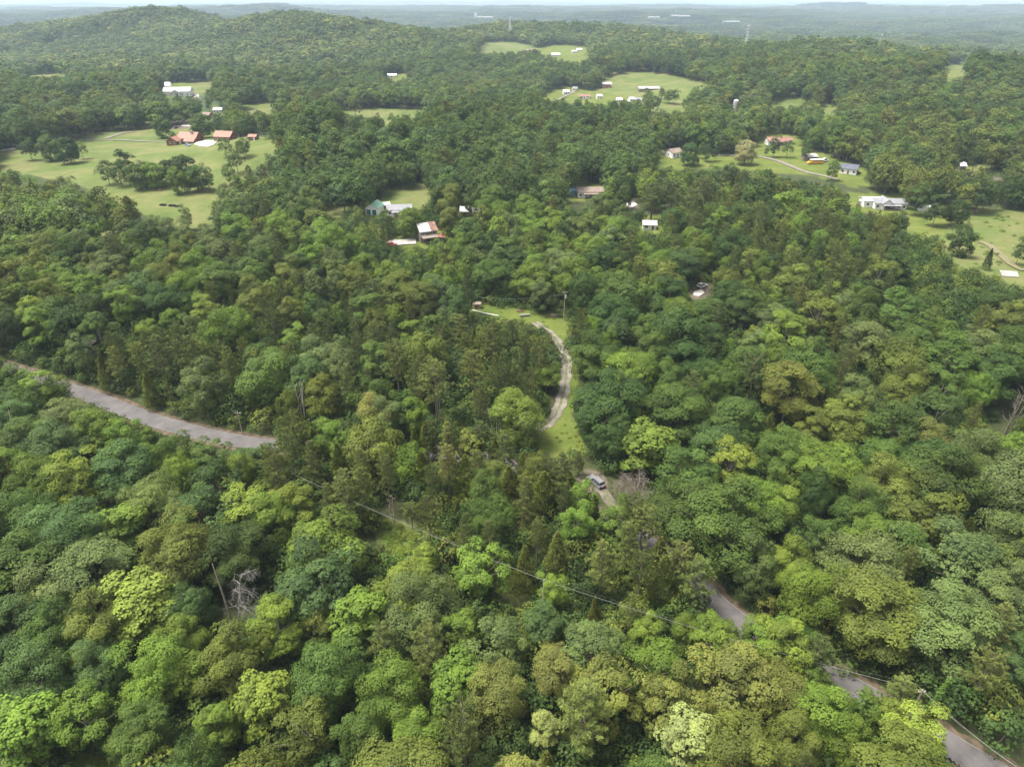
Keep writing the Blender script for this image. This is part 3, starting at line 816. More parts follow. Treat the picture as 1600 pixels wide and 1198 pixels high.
 (545,605,50,"pine","pine"),(620,570,52,"piney","pine"),(680,610,60,"piney","pine"),(740,590,56,"piney","pine"),(590,540,44,"pined","pine"),
 (720,525,44,"pine","pine"),(800,520,40,"pined","pine"),(770,530,44,"pine","pine"),(600,430,22,"pined","cedar"),(613,425,20,"pined","cedar"),
 (1000,455,30,"olive","round-crowned"),(345,565,40,"pine","pine"),(1165,480,60,"mid","round-crowned"),
 (180,395,44,"pined","pine"),(1050,305,60,"pined","pine"),(1020,310,50,"pined","pine"),(1080,320,50,"pine","pine"),(1100,300,50,"pined","pine"),
]
# mixtures for the rest, by stand: outline, share of pine, share of cedar, tones, size factor
STANDS = [
 ([(280,450),(560,450),(700,500),(850,520),(860,640),(820,720),(440,700),(300,665)], .42, .08, ["mid","fresh","grey","olive","dark","blue"], .88),
 ([(60,520),(300,520),(310,668),(200,640),(60,590)], .75, .12, ["mid","olive","grey"], .9),
 ([(430,690),(780,700),(900,780),(1080,900),(1140,960),(1000,960),(800,900),(600,830),(430,740)], .42, .36, ["fresh","olive","mid","yellow"], .75),
 ([(880,500),(1210,540),(1330,1050),(1160,980),(1000,830),(950,720),(890,600)], .05, .03, ["mid","mid","dark","blue","fresh"], 1.05),
 ([(1200,480),(1700,480),(1700,1250),(1500,1150),(1330,1050)], .06, .03, ["mid","mid","grey","dark","olive","fresh"], 1.08),
 ([(560,980),(1350,980),(1350,1300),(560,1300)], .10, .05, ["olive","tan","fresh","mid","grey"], .98),
 ([(-100,560),(560,720),(560,1300),(-100,1300)], .05, .02, ["mid","fresh","blue","grey","dark","olive","yellow"], 1.0),
 ([(980,280),(1250,280),(1400,340),(1420,480),(1200,480),(1060,400)], .40, .05, ["mid","fresh","dark","olive"], .9),
 ([(0,280),(560,330),(1000,340),(1080,460),(560,440),(0,520)], .10, .04, ["mid","fresh","fresh","grey","olive","dark"], .95),
 ([(420,200),(700,160),(1000,160),(1020,300),(700,330),(420,330)], .14, .02, ["dark","mid","mid","blue","olive"], 1.0),
 ([(1380,160),(1700,160),(1700,340),(1380,320)], .22, .02, ["dark","mid","olive","dark"], 1.0),
]
FAR_TONES = ["dark", "dark", "mid", "mid", "blue", "olive", "mid", "grey", "fresh"]

def tint_of(tone, jit=.10):
    c = np.array(TONES[tone][0]) * (1 + rng.normal(0, jit))
    c = c * (1 + rng.normal(0, .04, 3) * np.array([1, .4, 1]))
    return tuple(np.clip(c, .008, .5))

WIRE_TOPS = []
for wx_, wy_ in ((420, 722), (850, 906), (1441, 1078), (1650, 1238)):
    q_ = ground(wx_, wy_, 10.0); WIRE_TOPS.append(Vector((q_.x, q_.y, q_.z + 10.0)))
WIRE_SEEN = [((434, 728), (494, 757)), ((581, 797), (800, 888)), ((1290, 1038), (1441, 1078)), ((1441, 1078), (1590, 1188))]
def hides_wire(x, y, h, rc):
    """True where a tree this side of the wire would stand in front of it."""
    bad = np.zeros(x.shape, bool)
    WX = np.array([p.x for p in WIRE_TOPS]); WY = np.array([p.y for p in WIRE_TOPS])
    wpx = project(WX, WY, np.array([p.z for p in WIRE_TOPS]))[0]
    z = hgt(x, y)
    for fz, fr in ((.5, 0), (.75, .8), (.75, -.8), (.95, .3), (.95, -.3), (.25, 0)):
        px, py, _ = project(x + fr * rc, y, z + fz * h)
        nearer = y < np.interp(px, wpx, WY) - .5
        for (x1, y1), (x2, y2) in WIRE_SEEN:
            bad |= nearer & in_poly(px, py, [(x1, y1 - 5), (x2, y2 - 5), (x2, y2 + 4), (x1, y1 + 4)])
    return bad

trees = []   # dicts: x y kind form tone rc h hand
def add_hand(cx, cy, w, tone, form):
    kind = "pine" if form == "pine" else "cedar" if form == "cedar" else "broad"
    h = 14.
    for _ in range(4):
        g = ground(cx, cy, h * (.62 if kind != "cedar" else .5))
        s = FPX / float(project(g.x, g.y, g.z + h * .6)[2])
        d = w / s
        if kind == "broad":
            h = float(np.clip(d * (.95 if d > 9 else 1.15) + 3.5, 3., 19))
            if form == "tall-crowned": h = float(np.clip(d * 1.5 + 3, 3, 22))
        elif kind == "pine": h = float(np.clip(d * 1.3 + 6, 8, 18))
        else: h = float(np.clip(d * 1.9 + 2, 4, 12))
    if kind == "broad" and (g.y > 330 or g.y > 250 and open_ground(g)): form = "full-crowned" if form != "tall-crowned" else form
    trees.append(dict(x=g.x, y=g.y, kind=kind, form=form, tone=tone, rc=d / 2, h=h, hand=True))
def open_ground(g):
    qx, qy, _ = project(g.x, g.y, g.z)
    return any(in_poly(np.array([float(qx)]), np.array([float(qy)]), p)[0] for _, p in CLEARINGS)
for t_ in HAND: add_hand(*t_)

def road_dist(x, y, path, step=2):
    P = np.array([(p.x, p.y) for p in path[::step]])
    return np.min(np.hypot(x[:, None] - P[None, :, 0], y[:, None] - P[None, :, 1]), axis=1)

ALLPOLY = [p for _, p in CLEARINGS]
VIS_ROAD = [[(78,592),(120,598),(235,640),(305,668),(345,680),(430,694),(428,705),(372,700),(345,697),(300,686),(240,676),(235,664),(200,650),(140,632),(125,622)],
            [(1120,945),(1150,962),(1178,985),(1165,992),(1130,975)],[(1290,1045),(1325,1055),(1355,1075),(1345,1082),(1300,1058)],
            [(1485,1150),(1560,1198),(1500,1198),(1478,1165)], [(1530,1190),(1560,1210),(1500,1210)]]
def blocked(x, y, h, rc):
    """True where a tree would stand in, or hide, ground that the photograph shows open."""
    z = hgt(x, y)
    bad = np.zeros(x.shape, bool)
    for poly in ALLPOLY + VIS_ROAD:
        pts = np.array(poly, float); c = pts.mean(0); dd = pts - c
        poly = [tuple(p) for p in c + dd * (1 + 3.0 / np.maximum(np.linalg.norm(dd, axis=1, keepdims=True), 6))]
        for fz, fr in ((0, 0), (.35, 0), (.7, 0), (.97, 0), (.6, .75), (.6, -.75), (.35, .6), (.35, -.6), (.85, .6), (.85, -.6), (.5, .95), (.5, -.95)):
            px, py, _ = project(x + fr * rc, y, z + fz * h)
            bad |= in_poly(px, py, poly)
    return bad

def stand_of(px, py):
    idx = np.full(px.shape, -1)
    for i, s in enumerate(STANDS):
        idx = np.where((idx < 0) & in_poly(px, py, s[0]), i, idx)
    return idx

def scatter(r0, r1, spacing, half=50.):
    """Jittered hexagonal scatter over the sector in front of the viewpoint."""
    xs = np.arange(-r1, r1, spacing); ys = np.arange(0, r1, spacing * .866)
    X, Y = np.meshgrid(xs, ys); X = X + (np.arange(len(ys)) % 2)[:, None] * spacing / 2
    X = X.ravel(); Y = Y.ravel()
    k = (np.hypot(X, Y) > r0) & (np.hypot(X, Y) <= r1) & (np.abs(np.degrees(np.arctan2(X, Y))) < half) & (Y > 18)
    X, Y = X[k], Y[k]
    return X + rng.uniform(-.36, .36, len(X)) * spacing, Y + rng.uniform(-.36, .36, len(Y)) * spacing

def settle(ts):
    """Keep picked-out trees off the road and low enough to leave the visible open ground in sight."""
    for t in ts:
        d, P = min((math.hypot(p.x - t["x"], p.y - t["y"]), i) for i, p in enumerate(ROAD))
        P = ROAD[P]
        if d < 3.6 + .3 * t["rc"]:
            v = Vector((t["x"] - P.x, t["y"] - P.y)); v = v.normalized() if v.length > .01 else Vector((0, -1))
            t["x"], t["y"] = P.x + v.x * (3.6 + .35 * t["rc"]), P.y + v.y * (3.6 + .35 * t["rc"])
    A = lambda k: np.array([t[k] for t in ts])
    free = np.array([t["y"] > 262 or open_ground(Vector((t["x"], t["y"], float(hgt(t["x"], t["y"]))))) for t in ts])
    for k in range(7):
        bad = blocked(A("x"), A("y"), A("h") * .96, A("rc") * .85) & ~free
        if k < 6:
            for i in np.nonzero(bad)[0]: ts[i]["h"] *= .86; ts[i]["rc"] *= .94
    return [t for t, b in zip(ts, bad) if not b]
trees = settle(trees)

# roadside trees that overhang the middle stretch of the road
last = None
for p, q in zip(ROAD, offset_path(ROAD, 5.2)):
    qx, qy, _ = project(p.x, p.y, p.z)
    if not 436 < qx < 1640: continue
    if q.y > p.y: q = p - (q - p)
    if last is not None and (q - last).length < 3.1: continue
    last = q.copy()
    kind = ("pine", "cedar", "broad", "pine", "broad", "cedar")[int(rng.integers(6))]
    tone = {"pine": ["pine", "piney", "pined"], "cedar": ["cedar"] * 3, "broad": ["fresh", "mid", "olive"]}[kind][int(rng.integers(3))]
    one = lambda v: np.array([v])
    if any(in_poly(*[one(float(c)) for c in project(q.x + fr, q.y, float(hgt(q.x, q.y)) + fz)[:2]], poly)[0] for poly in VIS_ROAD for fz in (3, 7, 11) for fr in (-2, 0, 2)): continue
    trees.append(dict(x=q.x + rng.normal(0, .5), y=q.y + rng.normal(0, .5), kind=kind, form=None, tone=tone, rc={"pine": 3.1, "cedar": 2.4, "broad": 3.4}[kind] * rng.uniform(.85, 1.15),
                      h={"pine": 12.5, "cedar": 10., "broad": 11.5}[kind] * rng.uniform(.9, 1.1), hand=False))

# near woods (individual spacing, up to 330 m)
X, Y = scatter(18, 330, 5.6)
perm = rng.permutation(len(X)); X, Y = X[perm], Y[perm]
px, py, _ = project(X, Y, hgt(X, Y) + 9)
st = stand_of(px, py)
kindr = rng.random(len(X)); sz = np.clip(rng.normal(1, .27, len(X)), .5, 1.6)
kinds = np.zeros(len(X), int); rcs = np.zeros(len(X)); hs_ = np.zeros(len(X))
for i in range(len(X)):
    s = STANDS[st[i]] if st[i] >= 0 else (None, .1, .03, FAR_TONES, 1.0)
    k = 1 if kindr[i] < s[1] else 2 if kindr[i] < s[1] + s[2] else 0
    kinds[i] = k
    f = s[4] * sz[i]
    rcs[i] = (4.7, 3.0, 1.8)[k] * f
    hs_[i] = (15.0, 14.5, 8.0)[k] * (.55 + .45 * f) * rng.uniform(.92, 1.1)
qx, qy, _ = project(X, Y, hgt(X, Y) + hs_ * .85)
low = in_poly(qx, qy, SCRUB) & (rng.random(len(X)) < .8)
hs_ = np.where(low, hs_ * .42, hs_); rcs = np.where(low, rcs * .5, rcs)
ok = ~blocked(X, Y, hs_, rcs) & (road_dist(X, Y, ROAD) > 4.2 + rcs * .45) & (road_dist(X, Y, DRIVE) > 2.5 + rcs * .3)
ok &= ~in_poly(px, py, SCRUB) & ~hides_wire(X, Y, hs_, rcs)
hx = np.array([t["x"] for t in trees]); hy = np.array([t["y"] for t in trees]); hr = np.array([t["rc"] for t in trees])
na_ = len(hx); A = np.zeros(na_ + len(X)); B = A.copy(); C_ = A.copy()
A[:na_], B[:na_], C_[:na_] = hx, hy, hr
for i in range(len(X)):
    if not ok[i]: continue
    if np.any((A[:na_] - X[i]) ** 2 + (B[:na_] - Y[i]) ** 2 < ((C_[:na_] + rcs[i]) * .78) ** 2): continue
    s = STANDS[st[i]] if st[i] >= 0 else (None, .1, .03, FAR_TONES, 1.0)
    kind = ("broad", "pine", "cedar")[kinds[i]]
    tone = str(rng.choice(s[3])) if kind == "broad" else str(rng.choice(["pine", "pine", "piney", "pined"])) if kind == "pine" else "cedar"
    trees.append(dict(x=X[i], y=Y[i], kind=kind, form=None, tone=tone, rc=rcs[i], h=hs_[i], hand=False))
    A[na_], B[na_], C_[na_] = X[i], Y[i], rcs[i]; na_ += 1

# choose the library form for every near tree
for t in trees:
    lib = LIB[t["kind"]]
    c = [i for i, e in enumerate(lib) if e["form"] == t["form"]] if t["kind"] == "broad" and t["form"] else list(range(len(lib)))
    t["v"] = int(rng.choice(c)); e = lib[t["v"]]; t["formname"] = e["form"]
    t["s"] = (t["rc"] / e["Rc"], t["h"] / e["H"]); t["rz"] = rng.uniform(0, 6.28)
    t["z"] = float(hgt(t["x"], t["y"])); t["tint"] = tint_of(t["tone"])
    qx, qy, d = project(t["x"], t["y"], t["z"] + t["h"] * .65)
    t["px"], t["py"], t["pw"] = float(qx), float(qy), 2 * t["rc"] * FPX / float(d)
    t["seen"] = -t["pw"] * .4 < t["px"] < 1600 + t["pw"] * .4 and -20 < t["py"] < 1198 + t["pw"] * .35

# ------------------------------------------------------------------ labels for the trees
MARKS = [("the silver car", 930, 752), ("the bare brown treetop", 982, 768), ("the road bend on the left", 290, 672),
         ("the drooping grey dead tree", 388, 940), ("the vine-wrapped pole", 1452, 1085), ("the gravel drive", 878, 600),
         ("the clearing's utility pole", 881, 485), ("the lower left corner", 20, 1180), ("the lower right corner", 1580, 1180),
         ("the bottom edge middle", 800, 1190), ("the left edge middle", 10, 850), ("the right edge middle", 1590, 720),
         ("the brown dead pine", 618, 796), ("the bare forked snag", 1572, 645), ("the concrete slab", 1577, 428), ("the old barn", 665, 362),
         ("the white car", 1097, 447), ("the orange-roofed log house", 290, 218), ("the scrubby wire clearing", 625, 848),
         ("the lower road end", 1520, 1180), ("the bottom grass patch", 150, 1188), ("the small red-edged shed", 683, 460),
         ("the yellow bus", 1272, 253), ("the green-roofed garage", 583, 326), ("the bare stems above the road", 470, 645), ("the blue shed", 915, 300)]
def mark_phrase(px, py):
    d = [(math.hypot(px - m[1], (py - m[2]) * 1.2), m) for m in MARKS]
    dist, m = min(d, key=lambda q: q[0])
    dx, dy = px - m[1], py - m[2]
    a = math.degrees(math.atan2(-dy, dx)) % 360
    side = ["right of", "above and right of", "above", "above and left of", "left of", "below and left of", "below", "below and right of"][int((a + 22.5) // 45) % 8]
    return ("just " if dist < 70 else "well " if dist > 190 else "") + side + " " + m[0], dist, m[0]
ORD = ["", "second", "third", "fourth", "fifth", "sixth", "seventh", "eighth", "ninth", "tenth", "eleventh", "twelfth"]
used = set()
def tree_labels(ts, noun):
    seen = {}
    for t in sorted(ts, key=lambda q: mark_phrase(q["px"], q["py"])[1]):
        ph, dist, mk = mark_phrase(t["px"], t["py"])
        size = "big" if t["rc"] * 2 > (10.5, 7.2, 4.6)[("broad", "pine", "cedar").index(t["kind"])] else "small" if t["rc"] * 2 < (7, 5, 3.2)[("broad", "pine", "cedar").index(t["kind"])] else ""
        base = " ".join(w for w in (size, TONES[t["tone"]][1], t["formname"], noun, ph) if w)
        k = seen.get(base, 0); seen[base] = k + 1
        lab = base if k == 0 else f"{base}, {ORD[min(k, 11)]} out"
        for cut in (t["formname"] + " ", "just ", "well ", "mid-"):
            if len(lab.replace("-", " ").split()) > 16: lab = lab.replace(cut, "", 1)
        while lab in used: lab = lab.replace(" tree ", " leafy tree ", 1) if " leafy tree " not in lab else lab + ", farther"
        used.add(lab); t["label"] = lab

near_sorted = sorted([t for t in trees if t["seen"]], key=lambda q: (-(q["pw"] + (18 if q["hand"] else 0))))
QUOTA = {"broad": 300, "pine": 200, "cedar": 90}
NOUN = {"broad": "tree", "pine": "pine", "cedar": "cedar"}
NAME = {"broad": "broadleaf_tree", "pine": "pine_tree", "cedar": "cedar_tree"}
GROUP = {"broad": "broadleaf trees of the wood", "pine": "pines of the wood", "cedar": "cedars of the wood"}
singles = {"broad": [], "pine": [], "cedar": []}
for t in near_sorted:
    if len(singles[t["kind"]]) < QUOTA[t["kind"]]:
        singles[t["kind"]].append(t); t["single"] = True
for kind, ts in singles.items():
    tree_labels(ts, NOUN[kind])
    for t in ts:
        e = LIB[kind][t["v"]]
        r = empty(NAME[kind], (t["x"], t["y"], t["z"]), t["rz"])
        r.scale = (t["s"][0], t["s"][0], t["s"][1])
        tag(r, t["label"], "tree", GROUP[kind])
        link(e["trunk"], "trunk", r)
        c = link(e["crown"], "crown", r)
        c["tint"] = [*t["tint"], 1.0]

# ------------------------------------------------------------------ the rest of the woods as one mass
def mass(name, pts, label, cat):
    """One object of countless trees or bushes: points with form, size, turn and tint."""
    n = len(pts["x"])
    me = bpy.data.meshes.new(name)
    me.vertices.add(n)
    me.vertices.foreach_set("co", np.stack([pts["x"], pts["y"], pts["z"]], 1).astype(np.float32).ravel())
    a = me.attributes.new("form", 'INT', 'POINT'); a.data.foreach_set("value", np.asarray(pts["v"], np.int32))
    a = me.attributes.new("size", 'FLOAT_VECTOR', 'POINT'); a.data.foreach_set("vector", np.asarray(pts["s"], np.float32).ravel())
    a = me.attributes.new("turn", 'FLOAT_VECTOR', 'POINT')
    tv = np.zeros((n, 3), np.float32); tv[:, 2] = rng.uniform(0, 6.283, n); a.data.foreach_set("vector", tv.ravel())
    a = me.attributes.new("tint", 'FLOAT_COLOR', 'POINT'); a.data.foreach_set("color", np.asarray(pts["t"], np.float32).ravel())
    o = link(me, name); o["kind"] = "stuff"; tag(o, label, cat)
    g = bpy.data.node_groups.new(name, 'GeometryNodeTree')
    g.interface.new_socket("Geometry", in_out='INPUT', socket_type='NodeSocketGeometry')
    g.interface.new_socket("Geometry", in_out='OUTPUT', socket_type='NodeSocketGeometry')
    gi = g.nodes.new("NodeGroupInput"); go = g.nodes.new("NodeGroupOutput")
    ip = g.nodes.new("GeometryNodeInstanceOnPoints"); ci = g.nodes.new("GeometryNodeCollectionInfo")
    ci.inputs["Collection"].default_value = PROTO
    ci.inputs["Separate Children"].default_value = True; ci.inputs["Reset Children"].default_value = True
    def na(nm, ty):
        q = g.nodes.new("GeometryNodeInputNamedAttribute"); q.data_type = ty; q.inputs["Name"].default_value = nm
        return q.outputs["Attribute"]
    g.links.new(gi.outputs[0], ip.inputs["Points"]); g.links.new(ci.outputs[0], ip.inputs["Instance"])
    ip.inputs["Pick Instance"].default_value = True
    g.links.new(na("form", 'INT'), ip.inputs["Instance Index"])
    er = g.nodes.new("FunctionNodeEulerToRotation")
    g.links.new(na("turn", 'FLOAT_VECTOR'), er.inputs[0]); g.links.new(er.outputs[0], ip.inputs["Rotation"])
    g.links.new(na("size", 'FLOAT_VECTOR'), ip.inputs["Scale"])
    g.links.new(ip.outputs[0], go.inputs[0])
    md = o.modifiers.new("woods", 'NODES'); md.node_group = g
    return o

acc = dict(x=[], y=[], z=[], v=[], s=[], t=[])
def put(x, y, z, v, s, t):
    acc["x"].append(x); acc["y"].append(y); acc["z"].append(z); acc["v"].append(v); acc["s"].append(s); acc["t"].append((*t, 1))
for t in trees:
    if t.get("single"): continue
    near = t["pw"] > 30
    if near:
        v = PIDX[t["kind"] + "0"][t["v"]]; put(t["x"], t["y"], t["z"], v, (t["s"][0], t["s"][0], t["s"][1]), t["tint"])
    else:
        kk = {"broad": "broad1", "pine": "pine1", "cedar": "cedar0"}[t["kind"]]
        v = int(rng.choice(PIDX[kk])) if kk != "cedar0" else PIDX[kk][t["v"]]
        f = t["rc"] / {"broad": 5.2, "pine": 3.4, "cedar": 2.0}[t["kind"]]
        put(t["x"], t["y"], t["z"], v, (f, f, t["h"] / 16. if kk != "cedar0" else t["h"] / 9.5), t["tint"])

def tints(tones, jit):
    C = np.array([TONES[t][0] for t in tones])
    n = len(C)
    return np.clip(C * (1 + rng.normal(0, jit, (n, 1))) * (1 + rng.normal(0, .04, (n, 3)) * np.array([1, .4, 1])), .008, .5)
def fill(r0, r1, spacing, kb, kp, base_r, half=46.):
    X, Y = scatter(r0, r1, spacing, half)
    Z = hgt(X, Y)
    px, py, _ = project(X, Y, Z + 8)
    k = (px > -250) & (px < 1850)
    X, Y, Z, px, py = X[k], Y[k], Z[k], px[k], py[k]
    sz = np.clip(rng.normal(1, .26, len(X)), .5, 1.7)
    bad = blocked(X, Y, 15 * sz, base_r * sz)
    for hh in trees:
        if hh["hand"] and hh["y"] > r0 * .6:
            bad |= np.hypot(X - hh["x"], Y - hh["y"]) < hh["rc"] * .8 + 2
    st = stand_of(px, py)
    u = rng.random(len(X))
    swell = .5 + .5 * np.sin(X / 83 + 2 * np.sin(Y / 130)) * np.sin(Y / 97 + 1)
    good = np.nonzero(~bad)[0]
    tonef = .5 + .5 * np.sin(X / 61 + 1.7 * np.sin(Y / 47)) * np.sin(Y / 74 + .6)
    kp_, kb_ = np.array(PIDX[kp]), np.array(PIDX[kb])
    rv = rng.random((len(X), 2))
    tn = []; vs = []; ss = []
    for i in good:
        s = STANDS[st[i]] if st[i] >= 0 else (None, .05 + .28 * swell[i] ** 2, 0, FAR_TONES, 1.0)
        f = sz[i] * s[4]
        if u[i] < s[1]:
            tn.append(("pine", "pined", "piney")[int(rv[i, 0] * 3)]); vs.append(kp_[int(rv[i, 1] * len(kp_))]); ss.append((f * spacing / 6.2, f * spacing / 6.2, .3 + .75 * f))
        else:
            tn.append(s[3][min(len(s[3]) - 1, int(np.clip(rv[i, 0] * .55 + tonef[i] * .5, 0, .999) * len(s[3])))]); vs.append(kb_[int(rv[i, 1] * len(kb_))]); ss.append((f * spacing / 8.1, f * spacing / 8.1, .35 + .65 * f))
    T = tints(tn, .13)
    acc["x"] += list(X[good]); acc["y"] += list(Y[good]); acc["z"] += list(Z[good]); acc["v"] += vs; acc["s"] += ss; acc["t"] += [(*c, 1) for c in T]
fill(330, 620, 7.2, "broad1", "pine1", 4.2)
fill(620, 1150, 8.2, "broad1", "pine1", 4.5)
fill(1150, 2700, 10.5, "broad2", "broad2", 5.5)
X, Y = scatter(2700, 9500, 72, 46)
Z = hgt(X, Y)
for i in range(len(X)):
    f = rng.uniform(.95, 1.15)
    put(X[i], Y[i], Z[i] - 2, PIDX["patch"][int(rng.integers(3))], (f, f, 1.), tint_of(FAR_TONES[int(rng.integers(6))], .12))
mass("distant_forest", acc, "mixed green woodland stretching from the road back to the hazy hills", "woodland")

# undergrowth below the near trees and scrub in the rough fields
acc2 = dict(x=[], y=[], z=[], v=[], s=[], t=[])
X, Y = scatter(20, 330, 3.4)
f = rng.uniform(.6, 1.5, len(X))
ok = (road_dist(X, Y, ROAD) > 4.6) & (road_dist(X, Y, DRIVE) > 2.6)
ok &= ~blocked(X, Y, 3 * f, 1.7 * f)
for i in np.nonzero(ok)[0]:
    tone = ("dark", "mid", "dark", "olive", "dark")[int(rng.integers(5))]
    acc2["x"].append(X[i]); acc2["y"].append(Y[i]); acc2["z"].append(float(hgt(X[i], Y[i])))
    acc2["v"].append(PIDX["bush"][int(rng.integers(3))]); acc2["s"].append((f[i], f[i], f[i] * rng.uniform(.7, 1.3))); acc2["t"].append((*tint_of(tone, .15), 1))
# scrub field
for _ in range(330):
    qx, qy = rng.uniform(1395, 1560), rng.uniform(365, 486)
    if not in_poly(np.array([qx]), np.array([qy]), SCRUB)[0]: continue
    g_ = ground(qx, qy); f_ = rng.uniform(.35, 1.25)
    acc2["x"].append(g_.x); acc2["y"].append(g_.y); acc2["z"].append(g_.z)
    acc2["v"].append(PIDX["bush"][int(rng.integers(3))]); acc2["s"].append((f_, f_, f_ * rng.uniform(.8, 1.5)))
    acc2["t"].append((*tint_of(("mid", "fresh", "olive", "dark")[int(rng.integers(4))], .15), 1))
mass("undergrowth", acc2, "low green bushes and saplings filling the ground between the trees", "undergrowth")
# low weeds in the open ground
acc3 = dict(x=[], y=[], z=[], v=[], s=[], t=[])
for poly, n_, smax in [(CLEARINGS[0][1], 200, .22), (CLEARINGS[29][1], 70, .5), (CLEARINGS[30][1], 50, .5), (CLEARINGS[31][1], 40, .4), (CLEARINGS[19][1], 120, .45)]:
    P = np.array(poly); lo, hi = P.min(0), P.max(0)
    for _ in range(n_):
        q = rng.uniform(lo, hi)
        if not in_poly(q[:1], q[1:], poly)[0]: continue
        g_ = ground(*q)
        if road_dist(np.array([g_.x]), np.array([g_.y]), DRIVE)[0] < 2.2: continue
        f_ = rng.uniform(.08, smax)
        acc3["x"].append(g_.x); acc3["y"].append(g_.y); acc3["z"].append(g_.z - .05)
        acc3["v"].append(PIDX["bush"][int(rng.integers(2))]); acc3["s"].append((f_ * 1.3, f_ * 1.3, f_ * .8)); acc3["t"].append((*tint_of(("fresh", "olive", "yellow")[int(rng.integers(3))], .15), 1))
mass("weeds", acc3, "low weeds and grass tussocks in the open ground", "weeds")

# ------------------------------------------------------------------ building materials
M["white_siding"] = plain("white_siding", (.66, .65, .62), .6, var=.07, scale=2)
M["cream_siding"] = plain("cream_siding", (.72, .68, .58), .6, var=.08, scale=2)
M["log_wall"] = plain("log_wall", (.16, .065, .035), .7, var=.25, scale=2, stretch=(.2, .2, 3))
M["brick"] = plain("brick_wall", (.30, .14, .095), .8, var=.25, scale=3)
M["weathered_board"] = plain("weathered_board", (.20, .165, .13), .9, var=.4, scale=2.5, stretch=(3, 3, .3))
M["orange_roof"] = plain("orange_roof", (.25, .12, .08), .6, var=.15, scale=1.2)
M["red_roof"] = plain("red_roof", (.28, .11, .075), .6, var=.25, scale=1)
M["rust_roof"] = plain("rust_roof", (.22, .12, .09), .6, var=.4, scale=.6)
M["tin_roof"] = plain("tin_roof", (.38, .365, .355), .45, var=.2, scale=.8, spec=.5)
M["grey_roof"] = plain("grey_roof", (.20, .20, .21), .8, var=.15, scale=1)
M["dark_roof"] = plain("dark_roof", (.085, .095, .12), .8, var=.2, scale=1)
M["brown_roof"] = plain("brown_roof", (.20, .155, .125), .8, var=.2, scale=1)
M["green_roof"] = plain("green_roof", (.15, .29, .21), .5, var=.15, scale=1)
M["white_roof"] = plain("white_roof", (.62, .62, .61), .6, var=.08, scale=1)
M["blue_paint"] = plain("blue_paint", (.12, .25, .38), .6, var=.15, scale=1)
M["green_door"] = plain("green_door", (.03, .13, .09), .5, var=.1)
M["glass"] = plain("window_glass", (.035, .045, .055), .12, var=.1, spec=.6)
M["trim"] = plain("white_trim", (.80, .79, .76), .5, var=.05)
M["stone"] = plain("chimney_stone", (.36, .30, .25), .9, var=.3, scale=3)
M["silver"] = plain("silver_paint", (.18, .18, .185), .35, metal=.1, var=.04, spec=.6)
M["car_white"] = plain("white_paint", (.78, .78, .77), .3, var=.04, spec=.6)
M["car_blue"] = plain("slate_paint", (.20, .24, .30), .3, var=.05, spec=.6)
M["car_dark"] = plain("dark_paint", (.05, .05, .055), .3, var=.05, spec=.6)
M["car_red"] = plain("red_paint", (.40, .08, .06), .3, var=.05, spec=.6)
M["bus_yellow"] = plain("bus_yellow", (.66, .33, .03), .45, var=.08)
M["tyre"] = plain("tyre_rubber", (.03, .03, .03), .9, var=.1)
M["rim"] = plain("rim_metal", (.45, .45, .46), .35, metal=.6, var=.05)
M["tail"] = plain("red_lamp", (.45, .02, .02), .3, var=.05)
M["lamp"] = plain("clear_lamp", (.75, .75, .72), .2, var=.05)
M["plastic"] = plain("black_plastic", (.03, .03, .032), .6, var=.1)
M["pole_wood"] = plain("pole_wood", (.30, .25, .20), .9, var=.25, scale=2, stretch=(2, 2, .2))
M["steel"] = plain("galvanised_steel", (.50, .51, .52), .5, metal=.3, var=.1)
M["wire"] = plain("bare_wire", (.24, .235, .225), .4, metal=.2, var=.05)
M["far_wall"] = plain("far_grey_wall", (.34, .34, .35), .7, var=.1)
M["soil"] = plain("red_soil", (.36, .19, .12), .95, var=.25, scale=.7)

# ------------------------------------------------------------------ houses and sheds
def add_window(root, x, y, z, w, h, side):
    """A framed window on one wall; side is -y (front), 'l' or 'r'."""
    if side == 'f': fr, gl = ((x, y - .03, z), (w + .22, .10, h + .22)), ((x, y - .075, z), (w, .06, h))
    elif side == 'l': fr, gl = ((x - .03, y, z), (.10, w + .22, h + .22)), ((x - .075, y, z), (.06, w, h))
    else: fr, gl = ((x + .03, y, z), (.10, w + .22, h + .22)), ((x + .075, y, z), (.06, w, h))
    f = MB().box(*fr).build("window", M["trim"], root)
    MB().box(*gl).build("pane", M["glass"], f)

def gable(root, w, d, h, rh, wall, roof, off=(0, 0), ridge='X', over=.45, zb=0.0):
    ox, oy = off
    half = d / 2 if ridge == 'X' else w / 2
    L = w if ridge == 'X' else d
    outline = [(-half, zb - .8), (half, zb - .8), (half, zb + h), (0, zb + h + rh), (-half, zb + h)]
    sl = rh / half
    o = half + over
    t = .16
    r_out = [(-o, zb + h - over * sl + .03), (0, zb + h + rh + .03), (o, zb + h - over * sl + .03), (o, zb + h - over * sl + .03 + t), (0, zb + h + rh + .03 + t), (-o, zb + h - over * sl + .03 + t)]
    ax = 'X' if ridge == 'X' else 'Y'
    sh = (oy if ridge == 'X' else ox); c = (ox if ridge == 'X' else oy)
    wl = MB().prism([(a + sh, b) for a, b in outline], ax, c - L / 2, c + L / 2).build("wall", wall, root)
    rf = MB().prism([(a + sh, b) for a, b in r_out], ax, c - L / 2 - over, c + L / 2 + over).build("roof", roof, root)
    return wl, rf

